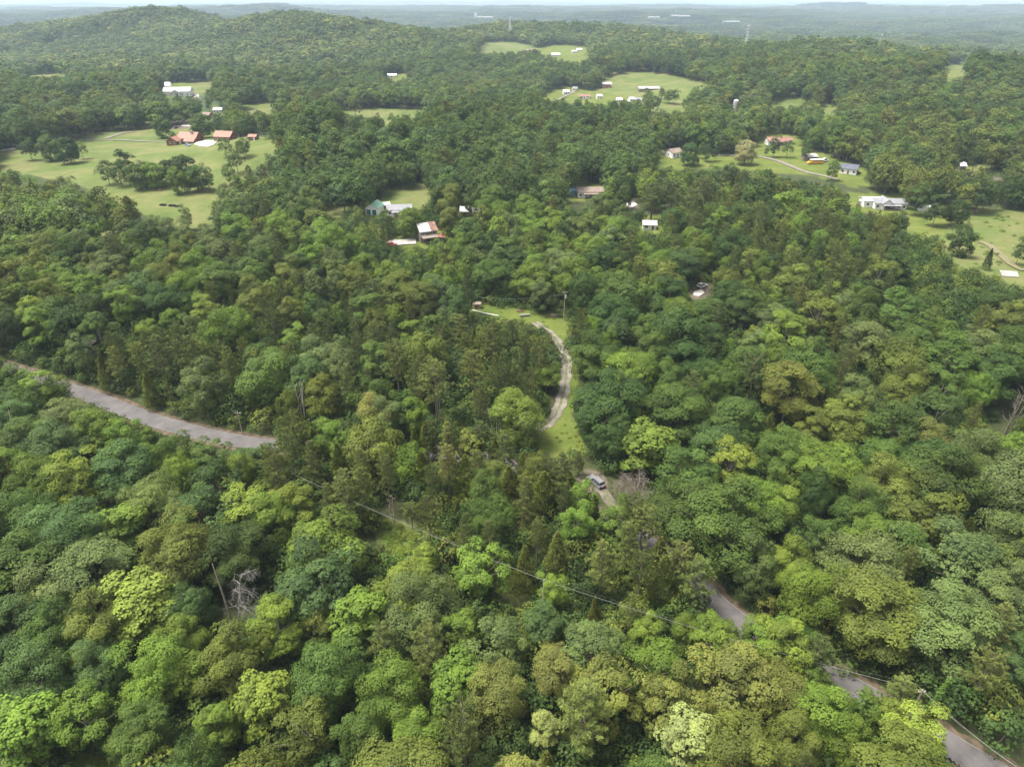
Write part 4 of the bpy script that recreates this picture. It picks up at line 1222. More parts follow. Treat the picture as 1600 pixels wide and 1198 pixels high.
def house(name, label, cat, px, py, wpx, d, h=2.7, rh=1.6, rz=0, wall="white_siding", roof="grey_roof", nwin=3, door=True, chimney=False, porch=False, ridge='X', group=None, lift=0.0, wmin=3.0):
    g = ground(px, py)
    w = max(wmin, wpx / px_m(g))
    root = empty(name, (g.x, g.y, g.z + lift), R(rz))
    tag(root, label, cat, group)
    wl, rf = gable(root, w, d, h, rh, M[wall], M[roof], ridge=ridge)
    if nwin:
        for i in range(nwin):
            x = -w / 2 + w * (i + .5) / nwin
            if door and i == nwin // 2:
                dr = MB().box((x, -d / 2 - .04, 1.0), (1.0, .10, 2.05)).build("door", M["log_wall"] if wall != "log_wall" else M["trim"], root)
                MB().box((x + .35, -d / 2 - .11, 1.0), (.08, .06, .08)).build("handle", M["steel"], dr)
                continue
            add_window(root, x, -d / 2, 1.5, min(1.3, w / nwin * .5), 1.1, 'f')
        add_window(root, w / 2, 0, 1.5, 1.1, 1.1, 'r'); add_window(root, -w / 2, 0, 1.5, 1.1, 1.1, 'l')
    if chimney: MB().box((w * .22, d * .08, h + rh * .8), (.9, .9, rh * 1.3)).build("chimney", M["stone"], rf)
    if porch:
        p = MB().box((0, -d / 2 - 1.2, .2), (w * .55, 2.4, .3)).build("porch", M["weathered_board"], root)
        MB().prism([(-d / 2 - 2.7, 2.25), (-d / 2 - .06, 2.6), (-d / 2 - .06, 2.72), (-d / 2 - 2.7, 2.37)], 'X', -w * .3, w * .3).build("porch_roof", M[roof], p)
        for sx in (-1, 1): MB().box((sx * w * .27, -d / 2 - 2.4, 1.3), (.14, .14, 1.9)).build("post", M["trim"], p)
    return root, w

# log house with an orange roof on the open field
g = ground(292, 224); s_ = px_m(g)
root = empty("log_house", g, R(-8)); tag(root, "brown log house with orange roofs and a stone chimney on the mown field", "house")
gable(root, 30 / s_, 10, 3.6, 3.4, M["log_wall"], M["orange_roof"], off=(1.5, 3))
_, rf = gable(root, 8, 9, 2.6, 2.4, M["log_wall"], M["orange_roof"], off=(-6.0, -3.6), ridge='Y')
gable(root, 7, 5, 2.4, 1.5, M["log_wall"], M["orange_roof"], off=(5.2, -3.4), ridge='X')
ch = MB().box((4.2, 1.6, 5.4), (1.3, 1.1, 5.5)).box((4.2, 1.6, 8.25), (1.5, 1.3, .25)).build("chimney", M["stone"], root)
MB().box((-1.97, -4.6, 1.2), (.10, 2.8, 2.3)).build("garage_door", M["trim"], root)
for wx in (-7.6, -4.4): add_window(root, wx, -8.1, 1.5, 1.1, 1.2, 'f')
for wx in (-.6, 1.2): add_window(root, wx, -2.0, 1.8, 1.1, 1.3, 'f')
for wx in (3.2, 5.4, 7.6): add_window(root, wx, -5.9, 1.5, 1.1, 1.2, 'f')
house("garage", "brown log garage with plain orange gable roof beside the log house", "garage", 353, 219, 27, 9, 2.9, 2.8, -10, "log_wall", "orange_roof", nwin=3)
house("shed", "little brown shed with faded orange roof right of the log garage", "shed", 396.5, 218.5, 12, 4.5, 2.2, 1.1, -5, "log_wall", "orange_roof", nwin=2, door=True)
def sheet(name, pts_px, mat, lift=.4, kind="structure"):
    P = [ground(*p) for p in pts_px]
    c = sum(P, Vector()) / len(P)
    V = [(c.x, c.y, float(hgt(c.x, c.y)) + lift)]; F = []
    ring = []
    for i in range(len(P)):
        for k in range(4):
            q = P[i].lerp(P[(i + 1) % len(P)], k / 4); ring.append(q)
    n = len(ring)
    for f in (.5, 1.0):
        for q in ring:
            p = c.lerp(q, f); V.append((p.x, p.y, float(hgt(p.x, p.y)) + lift))
    for i in range(n):
        j = (i + 1) % n
        F += [(0, 1 + i, 1 + j), (1 + i, 1 + n + i, 1 + n + j, 1 + j)]
    b = len(V)                                     # a rim, so the slab has an edge
    for q in ring: V.append((q.x, q.y, float(hgt(q.x, q.y)) - .3))
    for i in range(n): F.append((1 + n + i, b + i, b + (i + 1) % n, 1 + n + (i + 1) % n))
    me = bpy.data.meshes.new(name); me.from_pydata(V, [], F); me.materials.append(mat)
    bm = bmesh.new(); bm.from_mesh(me); bmesh.ops.recalc_face_normals(bm, faces=bm.faces); bm.to_mesh(me); bm.free()
    o = link(me, name)
    if kind: o["kind"] = kind
    return o
M["pale_gravel"] = plain("pale_gravel", (.42, .39, .35), .9, var=.15, scale=.5)
sheet("parking_yard", [(303,226),(310,222),(325,220),(341,221),(334,227),(326,230),(312,229)], M["pale_gravel"])
sheet("parking_yard", [(283,193),(297,190),(301,193),(300,199),(284,198)], M["concrete"])
sheet("parking_yard", [(973,319),(988,314),(996,321),(985,327)], M["pale_gravel"])
sheet("parking_yard", [(1084,457),(1096,453),(1101,459),(1092,464),(1083,462)], M["pale_gravel"])
sheet("parking_yard", [(304,148),(311,148),(311,154),(304,154)], M["concrete"])
sheet("bare_soil", [(246,297),(252,295),(250,299)], M["soil"], .2)
tag(sheet("concrete_slab", [(1561,423),(1589,425),(1592,434),(1566,432)], M["concrete"], .3, None), "pale cracked concrete slab lying in the rough field", "slab")

# long white church with a portico, far left
root, w = house("church", "long white church with brick-red columned front beyond the left field", "church", 280, 149, 40, 14, 4.5, 3.0, 6, "white_siding", "white_roof", nwin=5)
pr = MB().prism([(-4, 4.4), (4, 4.4), (0, 6.6)], 'Y', -11, -6.9).build("portico", M["white_roof"], root)
for k in range(4): MB().box((-3.4 + k * 2.26, -10.6, 2.0), (.5, .5, 4.8)).build("column", M["trim"], pr)
tp = MB().box((-w * .36, 2, 6.5), (5, 5, 6)).build("tower", M["white_siding"], root)
MB().prism([(-.8, 9.4), (4.8, 9.4), (2, 12.4)], 'X', -w * .36 - 2.8, -w * .36 + 2.8).build("tower_roof", M["white_roof"], tp)
MINI = [
 ("house", "small house with pale tin roof behind the tall field trees", 342, 176, 13, 8, "white_siding", "tin_roof", 5),
 ("house", "small brown-roofed house half hidden by the broad dark tree", 325, 184, 12, 8, "brick", "brown_roof", -10),
 ("house", "white house with pale roof on the far hill field", 868, 88, 13, 9, "white_siding", "white_roof", 4),
 ("shed", "left of two white sheds at the top of the hill field", 897, 83, 8, 8, "white_siding", "tin_roof", 0),
 ("shed", "right of two white sheds at the top of the hill field", 905, 80, 8, 8, "white_siding", "white_roof", 0),
 ("farmhouse", "brown and white farmhouse left of the far hill field", 830, 81, 16, 9, "brick", "brown_roof", 8),
 ("house", "white cottage beside the curving lane in the valley", 884, 147, 9, 7, "white_siding", "white_roof", 10),
 ("house", "grey cottage at the top of the curving lane", 898, 142, 7, 7, "cream_siding", "grey_roof", 0),
 ("house", "white house with red-brown roof in the valley hamlet", 913, 154, 17, 9, "white_siding", "rust_roof", -6),
 ("house", "white bungalow between trees in the valley hamlet", 936, 154, 8, 7, "white_siding", "tin_roof", 5),
 ("house", "leftmost of three white houses below the round field", 967, 160, 9, 7, "white_siding", "tin_roof", 0),
 ("house", "middle of three white houses below the round field", 986, 159, 8, 7, "white_siding", "tin_roof", 12),
 ("house", "rightmost of three white houses below the round field", 997, 160, 9, 7, "cream_siding", "grey_roof", -8),
 ("barn", "red barn with white roof beside the round field", 947, 137, 14, 9, "brick", "white_roof", 5),
 ("poultry_house", "long low poultry house along the round field's edge", 1013, 142, 32, 9, "weathered_board", "tin_roof", 3),
 ("house", "white house in the trees left of the hill fields", 613, 121, 14, 9, "white_siding", "white_roof", 0),
 ("shed", "dark little shed with white roof by the right woods", 1500, 265, 9, 5, "weathered_board", "white_roof", 0),
 ("house", "white trailer home glimpsed right of the homestead", 726, 337, 11, 4, "white_siding", "tin_roof", -4),
 ("shed", "reddish shed with pale roof right of the trailer home", 744, 337, 9, 4, "brick", "white_roof", 8),
]
for nm, lb, x_, y_, wp, dd, wa, ro, rz_ in MINI:
    house(nm, lb, nm.replace("_", " "), x_, y_, wp, dd, 2.7 if nm != "barn" else 4.2, 1.7, rz_, wa, ro, nwin=3 if wp > 8 else 2)

# homestead: green-roofed garage, grey-roofed home
root, w = house("garage", "white garage with green roof and two green doors", "garage", 586, 333, 20, 8, 3.4, 1.9, -12, "white_siding", "green_roof", nwin=0, ridge='Y')
for sx in (-.23, .23):
    dr = MB().box((sx * w, -4.06, 1.35), (w * .32, .12, 2.6)).build("garage_door", M["green_door"], root)
    MB().box((sx * w, -4.14, .4), (.4, .06, .1)).build("handle", M["steel"], dr)
house("house", "long white house with grey roof right of the green-roofed garage", "house", 625, 334, 37, 8, 2.9, 1.5, 6, "white_siding", "grey_roof", nwin=5, porch=True)
house("shed", "small tin-roofed shed between the green-roofed garage and the long house", "shed", 604, 326, 9, 3.5, 2.2, .9, 20, "weathered_board", "tin_roof", nwin=0)

# old barn of weathered boards, tin and rust
g = ground(666, 373); s_ = px_m(g)
root = empty("old_barn", g, R(24)); tag(root, "tall weathered wooden barn with half tin half rusty roof", "barn")
w, d, h, rh = 26 / s_, 8.5, 4.6, 2.4
wl, _rf = gable(root, w, d, h, rh, M["weathered_board"], M["tin_roof"])
MB().prism([(.02, h + rh + .21), (d / 2 + .5, h - .06), (d / 2 + .5, h + .05), (.02, h + rh + .32)], 'X', -w / 2 - .5, w / 2 + .5).build("roof_sheet", M["rust_roof"], root)["label"] = "rusty red half of the barn roof"
MB().prism([(-d / 2 - .5, h - .05), (-.02, h + rh + .21), (-.02, h + rh + .3), (-d / 2 - .5, h + .04)], 'X', w * .15, w / 2 + .52).build("roof_sheet", M["rust_roof"], root)
lean = MB().prism([(-d / 2 - 3, 2.3), (-d / 2 - .05, 3.0), (-d / 2 - .05, 3.12), (-d / 2 - 3, 2.42)], 'X', -w / 2, w / 2).build("porch_roof", M["weathered_board"], root)
for k in range(5): MB().box((-w / 2 + .3 + k * (w - .6) / 4, -d / 2 - 2.8, 1.0), (.18, .18, 2.8)).build("post", M["weathered_board"], root)
MB().box((0, -d / 2 - .06, 1.2), (2.6, .1, 2.6)).build("door", M["plastic"], root)
for wx in (-w * .32, w * .32): add_window(root, wx, -d / 2, 3.7, .9, .9, 'f')
house("shed", "small open shed with red roof right of the old barn", "shed", 687, 376, 12, 4, 2.2, .9, 15, "weathered_board", "red_roof", nwin=0)
# the other homes
house("house", "white house with brown roof next to the blue shed", "house", 921, 306, 40, 8, 3.0, 1.6, 4, "white_siding", "brown_roof", nwin=5, porch=True)
house("shed", "blue-roofed lean-to shed left of the brown-roofed white house", "shed", 894, 304, 11, 4.5, 2.3, .8, 0, "blue_paint", "blue_paint", nwin=0)
house("shed", "pale tin-roofed shed on a small lawn amid the woods", "shed", 1014, 357, 20, 5, 2.4, 1.3, -6, "white_siding", "tin_roof", nwin=2)
house("house", "white house with brown roof at the left end of the lawn", "house", 1052, 244, 20, 9, 3.0, 1.9, 28, "white_siding", "brown_roof", nwin=3, chimney=False)
house("house", "long white house with red-brown roof above the cream-flowered tree's lawn", "house", 1216, 225, 37, 9, 2.9, 1.7, -4, "white_siding", "rust_roof", nwin=6, porch=True)
house("open_shed", "low open shed with grey tin roof behind the yellow bus", "shed", 1264, 249, 18, 7, 2.2, 1.2, 12, "weathered_board", "tin_roof", nwin=0)
house("house", "small white house with dark blue-grey roof by the wood", "house", 1326, 270, 24, 8, 3.0, 2.0, -32, "white_siding", "dark_roof", nwin=3)
house("garage", "boxy white garage left of the long white home", "garage", 1357, 321, 24, 7, 3.3, 1.0, -3, "white_siding", "white_roof", nwin=2)
root, w = house("house", "long white home with light grey roof on the right", "house", 1386, 324, 47, 8, 3.0, 1.5, -5, "white_siding", "grey_roof", nwin=6, porch=True)
gable(root, 5, 8.6, 3.0, 2.0, M["white_siding"], M["grey_roof"], off=(-2, -.5), ridge='Y')
house("storage_trailer", "white storage trailer on the lawn right of the long home", "trailer", 1442, 329, 15, 2.6, 2.4, .35, -8, "white_siding", "white_roof", nwin=0)
house("shed", "grey shed with red-edged roof at the back of the clearing", "shed", 681, 466, 18, 4.5, 2.5, 1.3, 30, "weathered_board", "tin_roof", nwin=1)
root, w = house("outhouse", "tiny red and white upright shed in the grass clearing", "shed", 746, 481, 9, 1.6, 1.8, .3, -5, "tin_roof", "brown_roof", nwin=0, wmin=1.6)
for sx in (-.2, .2): MB().box((sx * w, -.84, .95), (w * .3, .08, 1.7)).build("door", M["red_roof"], root)
# grey silo
g = ground(1148, 174); mb = MB().tube([(0, 0, -1), (0, 0, 9)], 2.4, 16).build("wall", M["tin_roof"], None)
root = empty("silo", g); tag(root, "round grey silo standing among the middle woods", "silo"); mb.parent = root
MB().tube([(0, 0, 9.01), (0, 0, 9.8), (0, 0, 10.4)], [2.4, 1.6, .2], 16).build("dome", M["white_roof"], root)
# far town: warehouses, tower block
def warehouse(label, px, py, wpx, h, d=40):
    g = ground(px, py); w = wpx / px_m(g)
    root = empty("warehouse", g); tag(root, label, "warehouse")
    MB().box((0, 0, h / 2 - 2), (w, d, h + 4)).build("wall", M["far_wall"], root)
    MB().prism([(-d / 2 - .5, h + .03), (d / 2 + .5, h + .03), (0, h + 4)], 'X', -w / 2 - .5, w / 2 + .5).build("roof", M["grey_roof"], root)
    for k in range(4): MB().box((-w * .36 + k * w * .24, -d / 2 - .1, 2.5), (w * .07, .3, 5)).build("loading_door", M["grey_roof"], root)
for lb, x_, y_, wp, h_ in [("left of the far white warehouses on the plain", 1021, 33, 17, 18), ("middle one of the far white warehouses on the plain", 1053, 30, 12, 16),
                           ("right of the far white warehouses on the plain", 1068, 31, 18, 16), ("pale works building at the end of the power line", 1141, 39, 26, 14),
                           ("long white building beside the far white tower", 757, 32, 26, 16), ("white building on the right far ridge", 1381, 60, 16, 9)]:
    warehouse(lb, x_, y_, wp, h_)
g = ground(743, 33); root = empty("tower_block", g); tag(root, "tall white tower standing far off before the blue ridges", "tower")
sc_ = 1 / px_m(g)
MB().box((0, 0, sc_ * 4), (sc_ * 4, sc_ * 4, sc_ * 12)).build("wall", M["white_siding"], root)
MB().box((sc_ * .5, 0, sc_ * 10.6), (sc_ * 2.4, sc_ * 2.4, sc_ * 1.2)).build("rooftop_room", M["white_roof"], root)
for k in range(5): MB().box((0, -sc_ * 2.02, sc_ * (1 + k * 1.8)), (sc_ * 3, sc_ * .06, sc_ * .6)).build("window", M["glass"], root)

# ------------------------------------------------------------------ cars and the bus
def car(name, label, cat, px, py, front_px, paint, L=4.6, W=1.85, Hh=1.68, van=True):
    """Car with its front towards front_px."""
    g = ground(px, py); f = ground(*front_px)
    rz = math.atan2(f.y - g.y, f.x - g.x)
    root = empty(name, (g.x, g.y, g.z + .12), rz); tag(root, label, cat)
    x0, x1 = -L / 2, L / 2
    wr = .36
    out = [(x0 + .05, .35), (x0, .55), (x0 + .02, .95), (x0 + .25, 1.02), (x0 + 2.2, 1.05), (x1 - 1.35, 1.02), (x1 - .45, .93), (x1 - .08, .78), (x1, .55), (x1 - .06, .32),
           (x1 - .50, .30), (x1 - .62, .62), (x1 - .93, .74), (x1 - 1.24, .62), (x1 - 1.36, .30), (x0 + 1.36, .30), (x0 + 1.24, .62), (x0 + .93, .74), (x0 + .62, .62), (x0 + .50, .30)]
    mb = MB().prism(out, 'Y', -W / 2, W / 2)
    body = mb.build("body", paint, root)
    bm = bmesh.new(); bm.from_mesh(body.data)
    bmesh.ops.bevel(bm, geom=[e for e in bm.edges if abs(abs(e.verts[0].co.y) - W / 2) < 1e-3 and abs(e.verts[0].co.y - e.verts[1].co.y) < 1e-3 and min(e.verts[0].co.z, e.verts[1].co.z) > .7], offset=.10, segments=2, affect='EDGES')
    bm.to_mesh(body.data); bm.free()
    xb, xf = x0 + .18, x1 - 1.45
    xbt, xft = x0 + .48, x1 - 2.15
    wb, wt = W / 2 - .07, W / 2 - .25
    zt = Hh - .06
    vs = [(xb, -wb, 1.0), (xf, -wb, 1.0), (xf, wb, 1.0), (xb, wb, 1.0), (xbt, -wt, zt), (xft, -wt, zt), (xft, wt, zt), (xbt, wt, zt)]
    cab = MB().add(vs, [(0, 1, 2, 3), (4, 5, 6, 7), (0, 1, 5, 4), (1, 2, 6, 5), (2, 3, 7, 6), (3, 0, 4, 7)]).build("windows", M["glass"], root)
    rf = MB().prism([(xbt - .06, zt), (xft + .08, zt), (xft - .05, zt + .07), ((xbt + xft) / 2, zt + .10), (xbt + .02, zt + .07)], 'Y', -wt - .02, wt + .02).build("roof", paint, root)
    for s in (-1, 1):
        MB().tube([(xbt + .2, s * (wt - .1), zt + .14), (xft - .3, s * (wt - .1), zt + .14)], .025, 5).build("roof_rail", M["plastic"], rf)
        for fx in (.0, .36, .68, 1.0):
            a = Vector((xb + (xf - xb) * fx, s * (wb + .012), 1.0)); b = Vector((xbt + (xft - xbt) * fx, s * (wt + .012), zt + .01))
            MB().tube([a, b], .045, 5).build("pillar", paint, root)
        MB().box((xf - .35, s * (W / 2 + .06), 1.06), (.16, .18, .13)).build("mirror", paint, root)
        MB().box((x0 + .03, s * (W / 2 - .22), .86), (.12, .34, .18)).build("tail_light", M["tail"], root)
        MB().box((x1 - .20, s * (W / 2 - .26), .74), (.22, .36, .14)).build("headlight", M["lamp"], root)
        for x in (x0 + .93, x1 - .93):
            t = MB().tube([(x, s * (W / 2 - .22), wr), (x, s * (W / 2 + .01), wr)], wr, 14).build("wheel", M["tyre"], root)
            MB().tube([(x, s * (W / 2 + .011), wr), (x, s * (W / 2 + .03), wr)], wr * .62, 10).build("rim", M["rim"], t)
    MB().box((x0 - .01, 0, .52), (.14, W * .9, .26)).build("bumper", M["plastic"], root)
    MB().box((x1 - .02, 0, .45), (.14, W * .86, .22)).build("bumper", M["plastic"], root)
    MB().box((x0 - .005, 0, .74), (.05, .5, .13)).build("number_plate", M["trim"], root)
    return root
car("silver_car", "silver estate car with black windows parked at the foot of the drive", "car", 931, 756, (919, 746), M["silver"], L=4.75)
car("white_car", "white car parked beside the bare gravel patch in the woods", "car", 1097, 449, (1105, 446), M["car_white"], L=4.5)
car("blue_car", "slate-blue car parked before the log house garage door", "car", 294, 228.6, (300, 228.6), M["car_blue"])
car("dark_car", "dark car parked in the yard behind the log house", "car", 275, 201, (280, 200), M["car_dark"])
car("dark_car", "dark pickup-like car right of the small dark-roofed house", "car", 1339, 272, (1345, 271), M["car_dark"])
car("dark_car", "dark car below the long white home's porch", "car", 1388, 328, (1395, 327.5), M["car_dark"])
car("dark_red_car", "dark red car under the trees right of the storage trailer", "car", 1486, 334, (1492, 333.6), M["car_red"])
car("red_car", "bright red car at the end of the barn lane", "car", 612, 385, (618, 384.6), M["car_red"])
car("white_van", "white van beside the yellow bus", "van", 1289, 253, (1294, 252), M["car_white"], L=4.8, W=2.0, Hh=2.2)
def bus():
    g = ground(1273, 256.5); f = ground(1264, 257)
    root = empty("yellow_bus", (g.x, g.y, g.z), math.atan2(f.y - g.y, f.x - g.x)); tag(root, "yellow school bus with white roof parked in front of the open shed", "bus")
    L, W = 10.0, 2.45
    x0, x1 = -L / 2, L / 2
    MB().prism([(x0, .5), (x1 - .1, .5), (x1, .9), (x1 - .1, 1.5), (x1 - 1.4, 1.65), (x1 - 1.7, 2.75), (x0 + .05, 2.75), (x0, 2.5)], 'Y', -W / 2, W / 2).build("body", M["bus_yellow"], root)
    MB().prism([(-W / 2 - .03, 2.751), (W / 2 + .03, 2.751), (W / 2 - .3, 3.05), (-W / 2 + .3, 3.05)], 'X', x0, x1 - 1.75).build("roof", M["white_roof"], root)
    MB().box((x1 - 1.58, 0, 2.2), (.3, W * .86, .8)).build("windscreen", M["glass"], root)
    for s in (-1, 1):
        for k in range(8): MB().box((x0 + .6 + k * .92, s * (W / 2 + .01), 2.2), (.7, .05, .62)).build("window", M["glass"], root)
        MB().box((-.8, s * (W / 2 + .012), 1.35), (L * .8, .04, .1)).build("rub_rail", M["plastic"], root)
        for x in (x0 + 2.4, x1 - 1.3):
            t = MB().tube([(x, s * (W / 2 - .3), .5), (x, s * (W / 2 + .03), .5)], .5, 14).build("wheel", M["tyre"], root)
            MB().tube([(x, s * (W / 2 + .031), .5), (x, s * (W / 2 + .05), .5)], .3, 10).build("rim", M["rim"], t)
        MB().box((x1 - .04, s * .8, 1.15), (.12, .3, .25)).build("headlight", M["lamp"], root)
bus()
for k, (x_, y_) in enumerate([(255, 321.5), (269, 322.5), (279, 323.5)]):
    g = ground(x_, y_); root = empty("feed_trough", g, R(-6 + 5 * k))
    tag(root, ("left", "middle", "right")[k] + " one of three long black troughs in the lower field", "trough", "troughs in the field")
    MB().prism([(-.5, .25), (.5, .25), (.7, .85), (.6, .85), (.42, .35), (-.42, .35), (-.6, .85), (-.7, .85)], 'X', -1.7, 1.7).build("basin", M["plastic"], root)
    for sx in (-1.2, 1.2): MB().box((sx, 0, .05), (.15, .9, .45)).build("leg", M["plastic"], root)

# ------------------------------------------------------------------ poles and wires
def pole(label, base, top, arm=1.2, transformer=False, rz=0.0):
    root = empty("utility_pole", base, rz); tag(root, label, "pole")
    h = top.z - base.z
    tx, ty = top.x - base.x, top.y - base.y
    MB().tube([(0, 0, -1), (0, 0, h * .5), (0, 0, h)], [.17, .14, .11], 8).build("post", M["pole_wood"], root)
    if arm:
        a = MB().box((0, 0, h - .5), (arm * 2, .12, .14)).build("crossarm", M["pole_wood"], root)
        for sx in (-.9, 0, .9): MB().tube([(sx * arm, 0, h - .425), (sx * arm, 0, h - .2)], [.05, .03], 6).build("insulator", M["trim"], a)
    if transformer: MB().tube([(.35, 0, h - 2.6), (.35, 0, h - 2.5), (.35, 0, h - 1.5), (.35, 0, h - 1.4)], [.2, .26, .26, .2], 10).build("transformer", M["steel"], root)
    return root
def wire(label, pts, sag=.8, r=.022, n=16, name="power_line"):
    mb = MB(); P = []
    for a, b in zip(pts[:-1], pts[1:]):
        for k in range(n):
            t = k / n; p = a.lerp(b, t); p.z -= sag * 4 * t * (1 - t); P.append(p)
    P.append(pts[-1])
    mb.tube(P, r, 4)
    tag(mb.build(name, M["wire"]), label, "wire")
WP = [WIRE_TOPS[0], WIRE_TOPS[1], WIRE_TOPS[2], WIRE_TOPS[3]]
for k, (p, lb) in enumerate(zip(WP[:3], ["utility pole in the roadside pines at the upper wire's left end", "utility pole in the thicket midway along the roadside wire", "utility pole carrying the wire beside the vine-wrapped pole"])):
    b = Vector((p.x, p.y, float(hgt(p.x, p.y))))
    pole(lb, b, p + Vector((0, 0, .15)), arm=0 if k < 2 else .5)
wire("pale main wire running along the road to the lower right", WP)
off = Vector((1.2, 2.6, -2.2))
wire("thin second wire hanging just behind the main roadside wire", [p + off for p in WP], sag=1.3, r=.006)
g = ground(881, 501); s_ = px_m(g)
top = Vector((g.x, g.y, g.z + 10.5))
pole("grey utility pole with transformer at the back of the grass clearing", g, top, .8, True)
wire("slack service wire crossing the grass clearing to the shed", [top + Vector((0, 0, -1)), Vector((*ground(745, 477).xy, ground(745, 477).z + 3.2))], sag=1.2, r=.014)
b = ground(379, 678)
pole("short pole with crossarm beside the road bend", b, b + Vector((0, 0, 6.5)), .7)
b = ground(242, 209); pole("white pole at the edge of the log house field", b, b + Vector((0, 0, 8)), 0)
b = ground(368+733, 252); pole("pole behind the round dark lawn trees", b, b + Vector((0, 0, 11)), .6)
# leaning pole smothered in creeper
b = ground(1443, 1122); t_ = Vector((b.x + 1.7, b.y + .6, b.z + 8.6))
root = empty("vine_pole", b); tag(root, "leaning pole wrapped in bright green creeper beside the lower road", "pole")
MB().tube([(0, 0, -.6), tuple(t_ - b)], [.14, .1], 7).build("post", M["pole_wood"], root)
n_ = 900; u_ = rng.random(n_); a_ = rng.uniform(0, 6.28, n_); rr = .42 * (1 - .35 * u_) * (1 + .45 * np.sin(u_ * 17 + a_)) * rng.uniform(.5, 1.4, n_)
ax_ = np.array(t_ - b)
C_ = ax_[None] * u_[:, None] + np.stack([np.cos(a_) * rr, np.sin(a_) * rr, rng.normal(0, .1, n_)], 1)
N_ = unit(np.stack([np.cos(a_), np.sin(a_), np.full(n_, .5)], 1) + rng.normal(scale=.3, size=(n_, 3)))
V_, F_, lv_ = leaf_quads(C_, N_, .34, .28, rng.uniform(.2, .8, n_))
cv = link(mesh_np("creeper", V_, F_, [M["leaf"]], leafvar=lv_), "creeper", root); cv["tint"] = [.075, .135, .026, 1.0]

def lattice(label, px, py, hpx):
    g = ground(px, py); h = hpx / px_m(g); root = empty("transmission_tower", g, R(20)); tag(root, label, "pylon")
    r0, r1, zt = h * .10, h * .022, h
    P = lambda sx, sy, f: (sx * (r0 + (r1 - r0) * min(1, f / .75)), sy * (r0 + (r1 - r0) * min(1, f / .75)), f * zt)
    for sx in (-1, 1):
        for sy in (-1, 1): MB().tube([P(sx, sy, -.02), P(sx, sy, .4), P(sx, sy, .75), P(sx, sy, 1)], h * .006, 4).build("leg", M["steel"], root)
    mb = MB()
    fs = [0, .18, .34, .48, .6, .7, .8, .9, 1.0]
    for a, b_ in zip(fs[:-1], fs[1:]):
        for sx, sy, tx, ty in ((-1, -1, 1, -1), (1, -1, 1, 1), (1, 1, -1, 1), (-1, 1, -1, -1)):
            mb.tube([P(sx, sy, a), P(tx, ty, b_)], h * .004, 4); mb.tube([P(tx, ty, a), P(sx, sy, b_)], h * .004, 4)
    o = mb.build("bracing", M["steel"], root); o["kind"] = "stuff"
    for f, l in ((.74, .16), (.84, .14), (.94, .12)):
        MB().prism([(-l * h, f * h), (0, f * h - .01 * h), (l * h, f * h), (0, f * h + .02 * h)], 'Y', -.01 * h, .01 * h).build("crossarm", M["steel"], root)
lattice("lattice pylon on the wooded ridge right of the round field", 1164, 84, 40)
lattice("lattice pylon on the middle wooded hill crest", 797, 62, 30)

# ------------------------------------------------------------------ dead trees
def twig_tree(mb, p, d, L, r, depth, spread, up=.1, gravity=0.0, kids=(3, 4)):
    p = Vector(p); d = Vector(d).normalized()
    pts = [p]; q = p.copy(); dd = d.copy()
    for _ in range(3):
        dd = (dd + Vector((random.gauss(0, .13), random.gauss(0, .13), random.gauss(0, .1) + up * .3 - gravity))).normalized()
        q = q + dd * L / 3; pts.append(q.copy())
    mb.tube(pts, [r, r * .8, r * .62, r * .45], 5 if depth > 1 else 3, cap=False)
    if depth == 0: return
    for k in range(random.randint(*kids)):
        f = random.uniform(.35, 1.0); i = min(int(f * 3), 2); s = pts[i].lerp(pts[i + 1], f * 3 - i)
        a = Vector((random.gauss(0, 1), random.gauss(0, 1), random.gauss(0, .7))).normalized()
        twig_tree(mb, s, dd * (1 - spread) + a * spread, L * random.uniform(.5, .75), r * .5, depth - 1, spread, up, gravity, kids)
def dead(label, px, py, H, mat, stems, depth=3, spread=.6, L=.55, gravity=0.0, r=.16, up=.1, kids=(3, 4), name="dead_tree"):
    g = ground(px, py)
    root = empty(name, g); tag(root, label, "dead tree")
    for st in stems:
        tr = MB(); tx, ty, f = st
        tip = Vector((tx * H, ty * H, H * f))
        tr.tube([(0, 0, -.5), tuple(tip * .5 + Vector((.1, 0, 0))), tuple(tip)], [r, r * .75, r * .4], 7)
        tr.build("trunk", mat, root)
        if depth:
            br = MB()
            for k in range(9):
                f2 = .45 + .55 * k / 8
                a = random.uniform(0, 6.28)
                twig_tree(br, tip * f2, (math.cos(a), math.sin(a), .6 - gravity * 3), H * L * random.uniform(.35, .6), r * .38, depth - 1, spread, up, gravity, kids)
            o = br.build("branches", mat, root); o["kind"] = "stuff"
dead("bare fallen brown treetop of tangled branches right of the silver car", 984, 800, 8.5, M["dead_wood"], [(-.05, .1, .95), (.28, .0, .85), (-.25, .2, .8), (.1, -.1, .9)], 4, .7, .5, .02, .15, kids=(4, 5))
dead("drooping grey dead tree at the lower left", 370, 990, 14, M["dead_grey"], [(.20, .05, .9)], 4, .7, .40, .2, .14, kids=(4, 5))
dead("broken brown snag standing left of the drooping grey dead tree", 366, 985, 14.5, M["dead_brown"], [(-.06, .05, 1.0)], 0, r=.22)
dead("brown dead pine beside the scrubby wire clearing", 618, 830, 9, M["dead_brown"], [(0, 0, 1.0)], 3, .5, .22, .0, .12, kids=(4, 5))
dead("bare forked snag among the right-hand woods", 1562, 695, 15, M["dead_wood"], [(.10, .05, 1.0), (.02, .02, .9), (.2, .06, .85)], 2, .45, .25, -.05, .15)
dead("bare pale stems above the road left of the yellowish tree", 478, 672, 13, M["pale_bark"], [(.06, 0, .98), (-.08, .03, .92), (.01, .05, 1.0)], 2, .3, .16, -.08, .09)
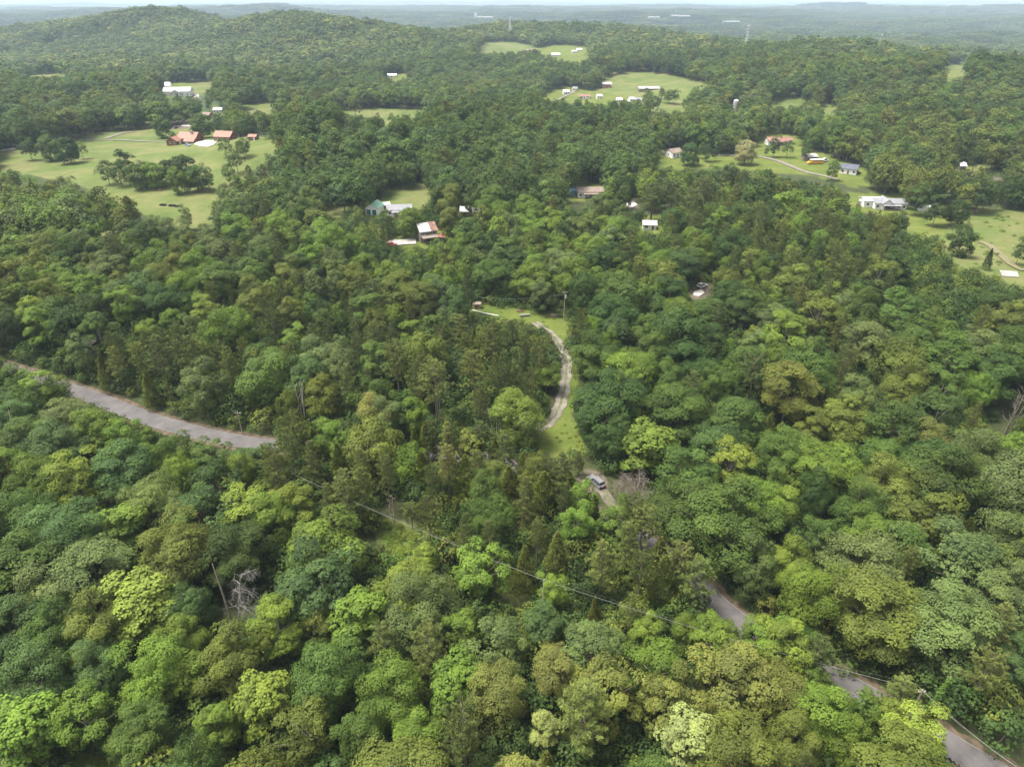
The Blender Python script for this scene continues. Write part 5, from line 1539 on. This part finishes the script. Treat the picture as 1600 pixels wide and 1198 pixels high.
dead("bare upright twin stems amid the pines behind the road", 686, 665, 12.5, M["pale_bark"], [(-.03, 0, 1.0), (.05, .03, .95)], 2, .3, .18, -.08, .08)
dead("bare pale branches left of the light green tree by the drive", 775, 700, 11.5, M["pale_bark"], [(-.16, .02, 1.0), (.02, 0, 1.0), (.10, .03, .98)], 1, .25, .15, -.08, .08)
dead("grey leafless tree in the left-hand pinewood", 150, 590, 12, M["dead_wood"], [(0, 0, 1.0), (.1, .05, .9)], 3, .55, .3, 0, .1)
# odds and ends in the clearing
def plank_pile(label, px, py, n, L, mat, name="log_pile"):
    g = ground(px, py); root = empty(name, g, R(random.uniform(-30, 30))); tag(root, label, "pile")
    for k in range(n):
        MB().tube([(-L / 2 + random.uniform(-.3, .3), (k % 4) * .35 - .5, .18 + (k // 4) * .28), (L / 2 + random.uniform(-.3, .3), (k % 4) * .35 - .5 + random.uniform(-.2, .2), .18 + (k // 4) * .28)], random.uniform(.10, .17), 7).build("log", mat, root)
plank_pile("pale pile of logs lying in the grass clearing", 820, 494, 9, 3.4, M["concrete"])
plank_pile("small reddish pile of wood behind the pale logs", 812, 487, 7, 1.8, M["rust_roof"])
plank_pile("brush pile of brown sticks at the foot of the clearing's pole", 868, 495, 12, 3.2, M["dead_brown"], "brush_pile")
P_ = [ground(738, 485), ground(758, 490), ground(779, 494)]
tag(MB().tube([p + Vector((0, 0, .2)) for p in P_], .12, 6).build("drain_pipe", M["trim"]), "long white pipe lying across the grass clearing", "pipe")
g = ground(945, 764); root = empty("marker_post", g); tag(root, "short reddish-brown post right behind the silver car", "post")
MB().tube([(0, 0, -.2), (0, 0, .95)], .09, 6).build("post", M["rust_roof"], root); MB().box((0, 0, 1.0), (.3, .1, .3)).build("cap", M["brown_roof"], root)

# ------------------------------------------------------------------ the hazy air
def haze():
    lo, hi = -40.0, 165.0
    mb = MB().box((0, 0, (lo + hi) / 2), (40000, 40000, hi - lo))
    m, n, l, out = new_mat("hazy_air")
    v = n.new("ShaderNodeVolumePrincipled")
    v.inputs["Color"].default_value = (.66, .82, 1.0, 1)
    v.inputs["Density"].default_value = 8.8e-5
    l.new(v.outputs[0], out.inputs["Volume"])
    o = mb.build("haze", m); o["kind"] = "stuff"
haze()
print("TREES", {k: len(v) for k, v in singles.items()}, "near", len(trees), "mass", len(acc["x"]), len(acc2["x"]))
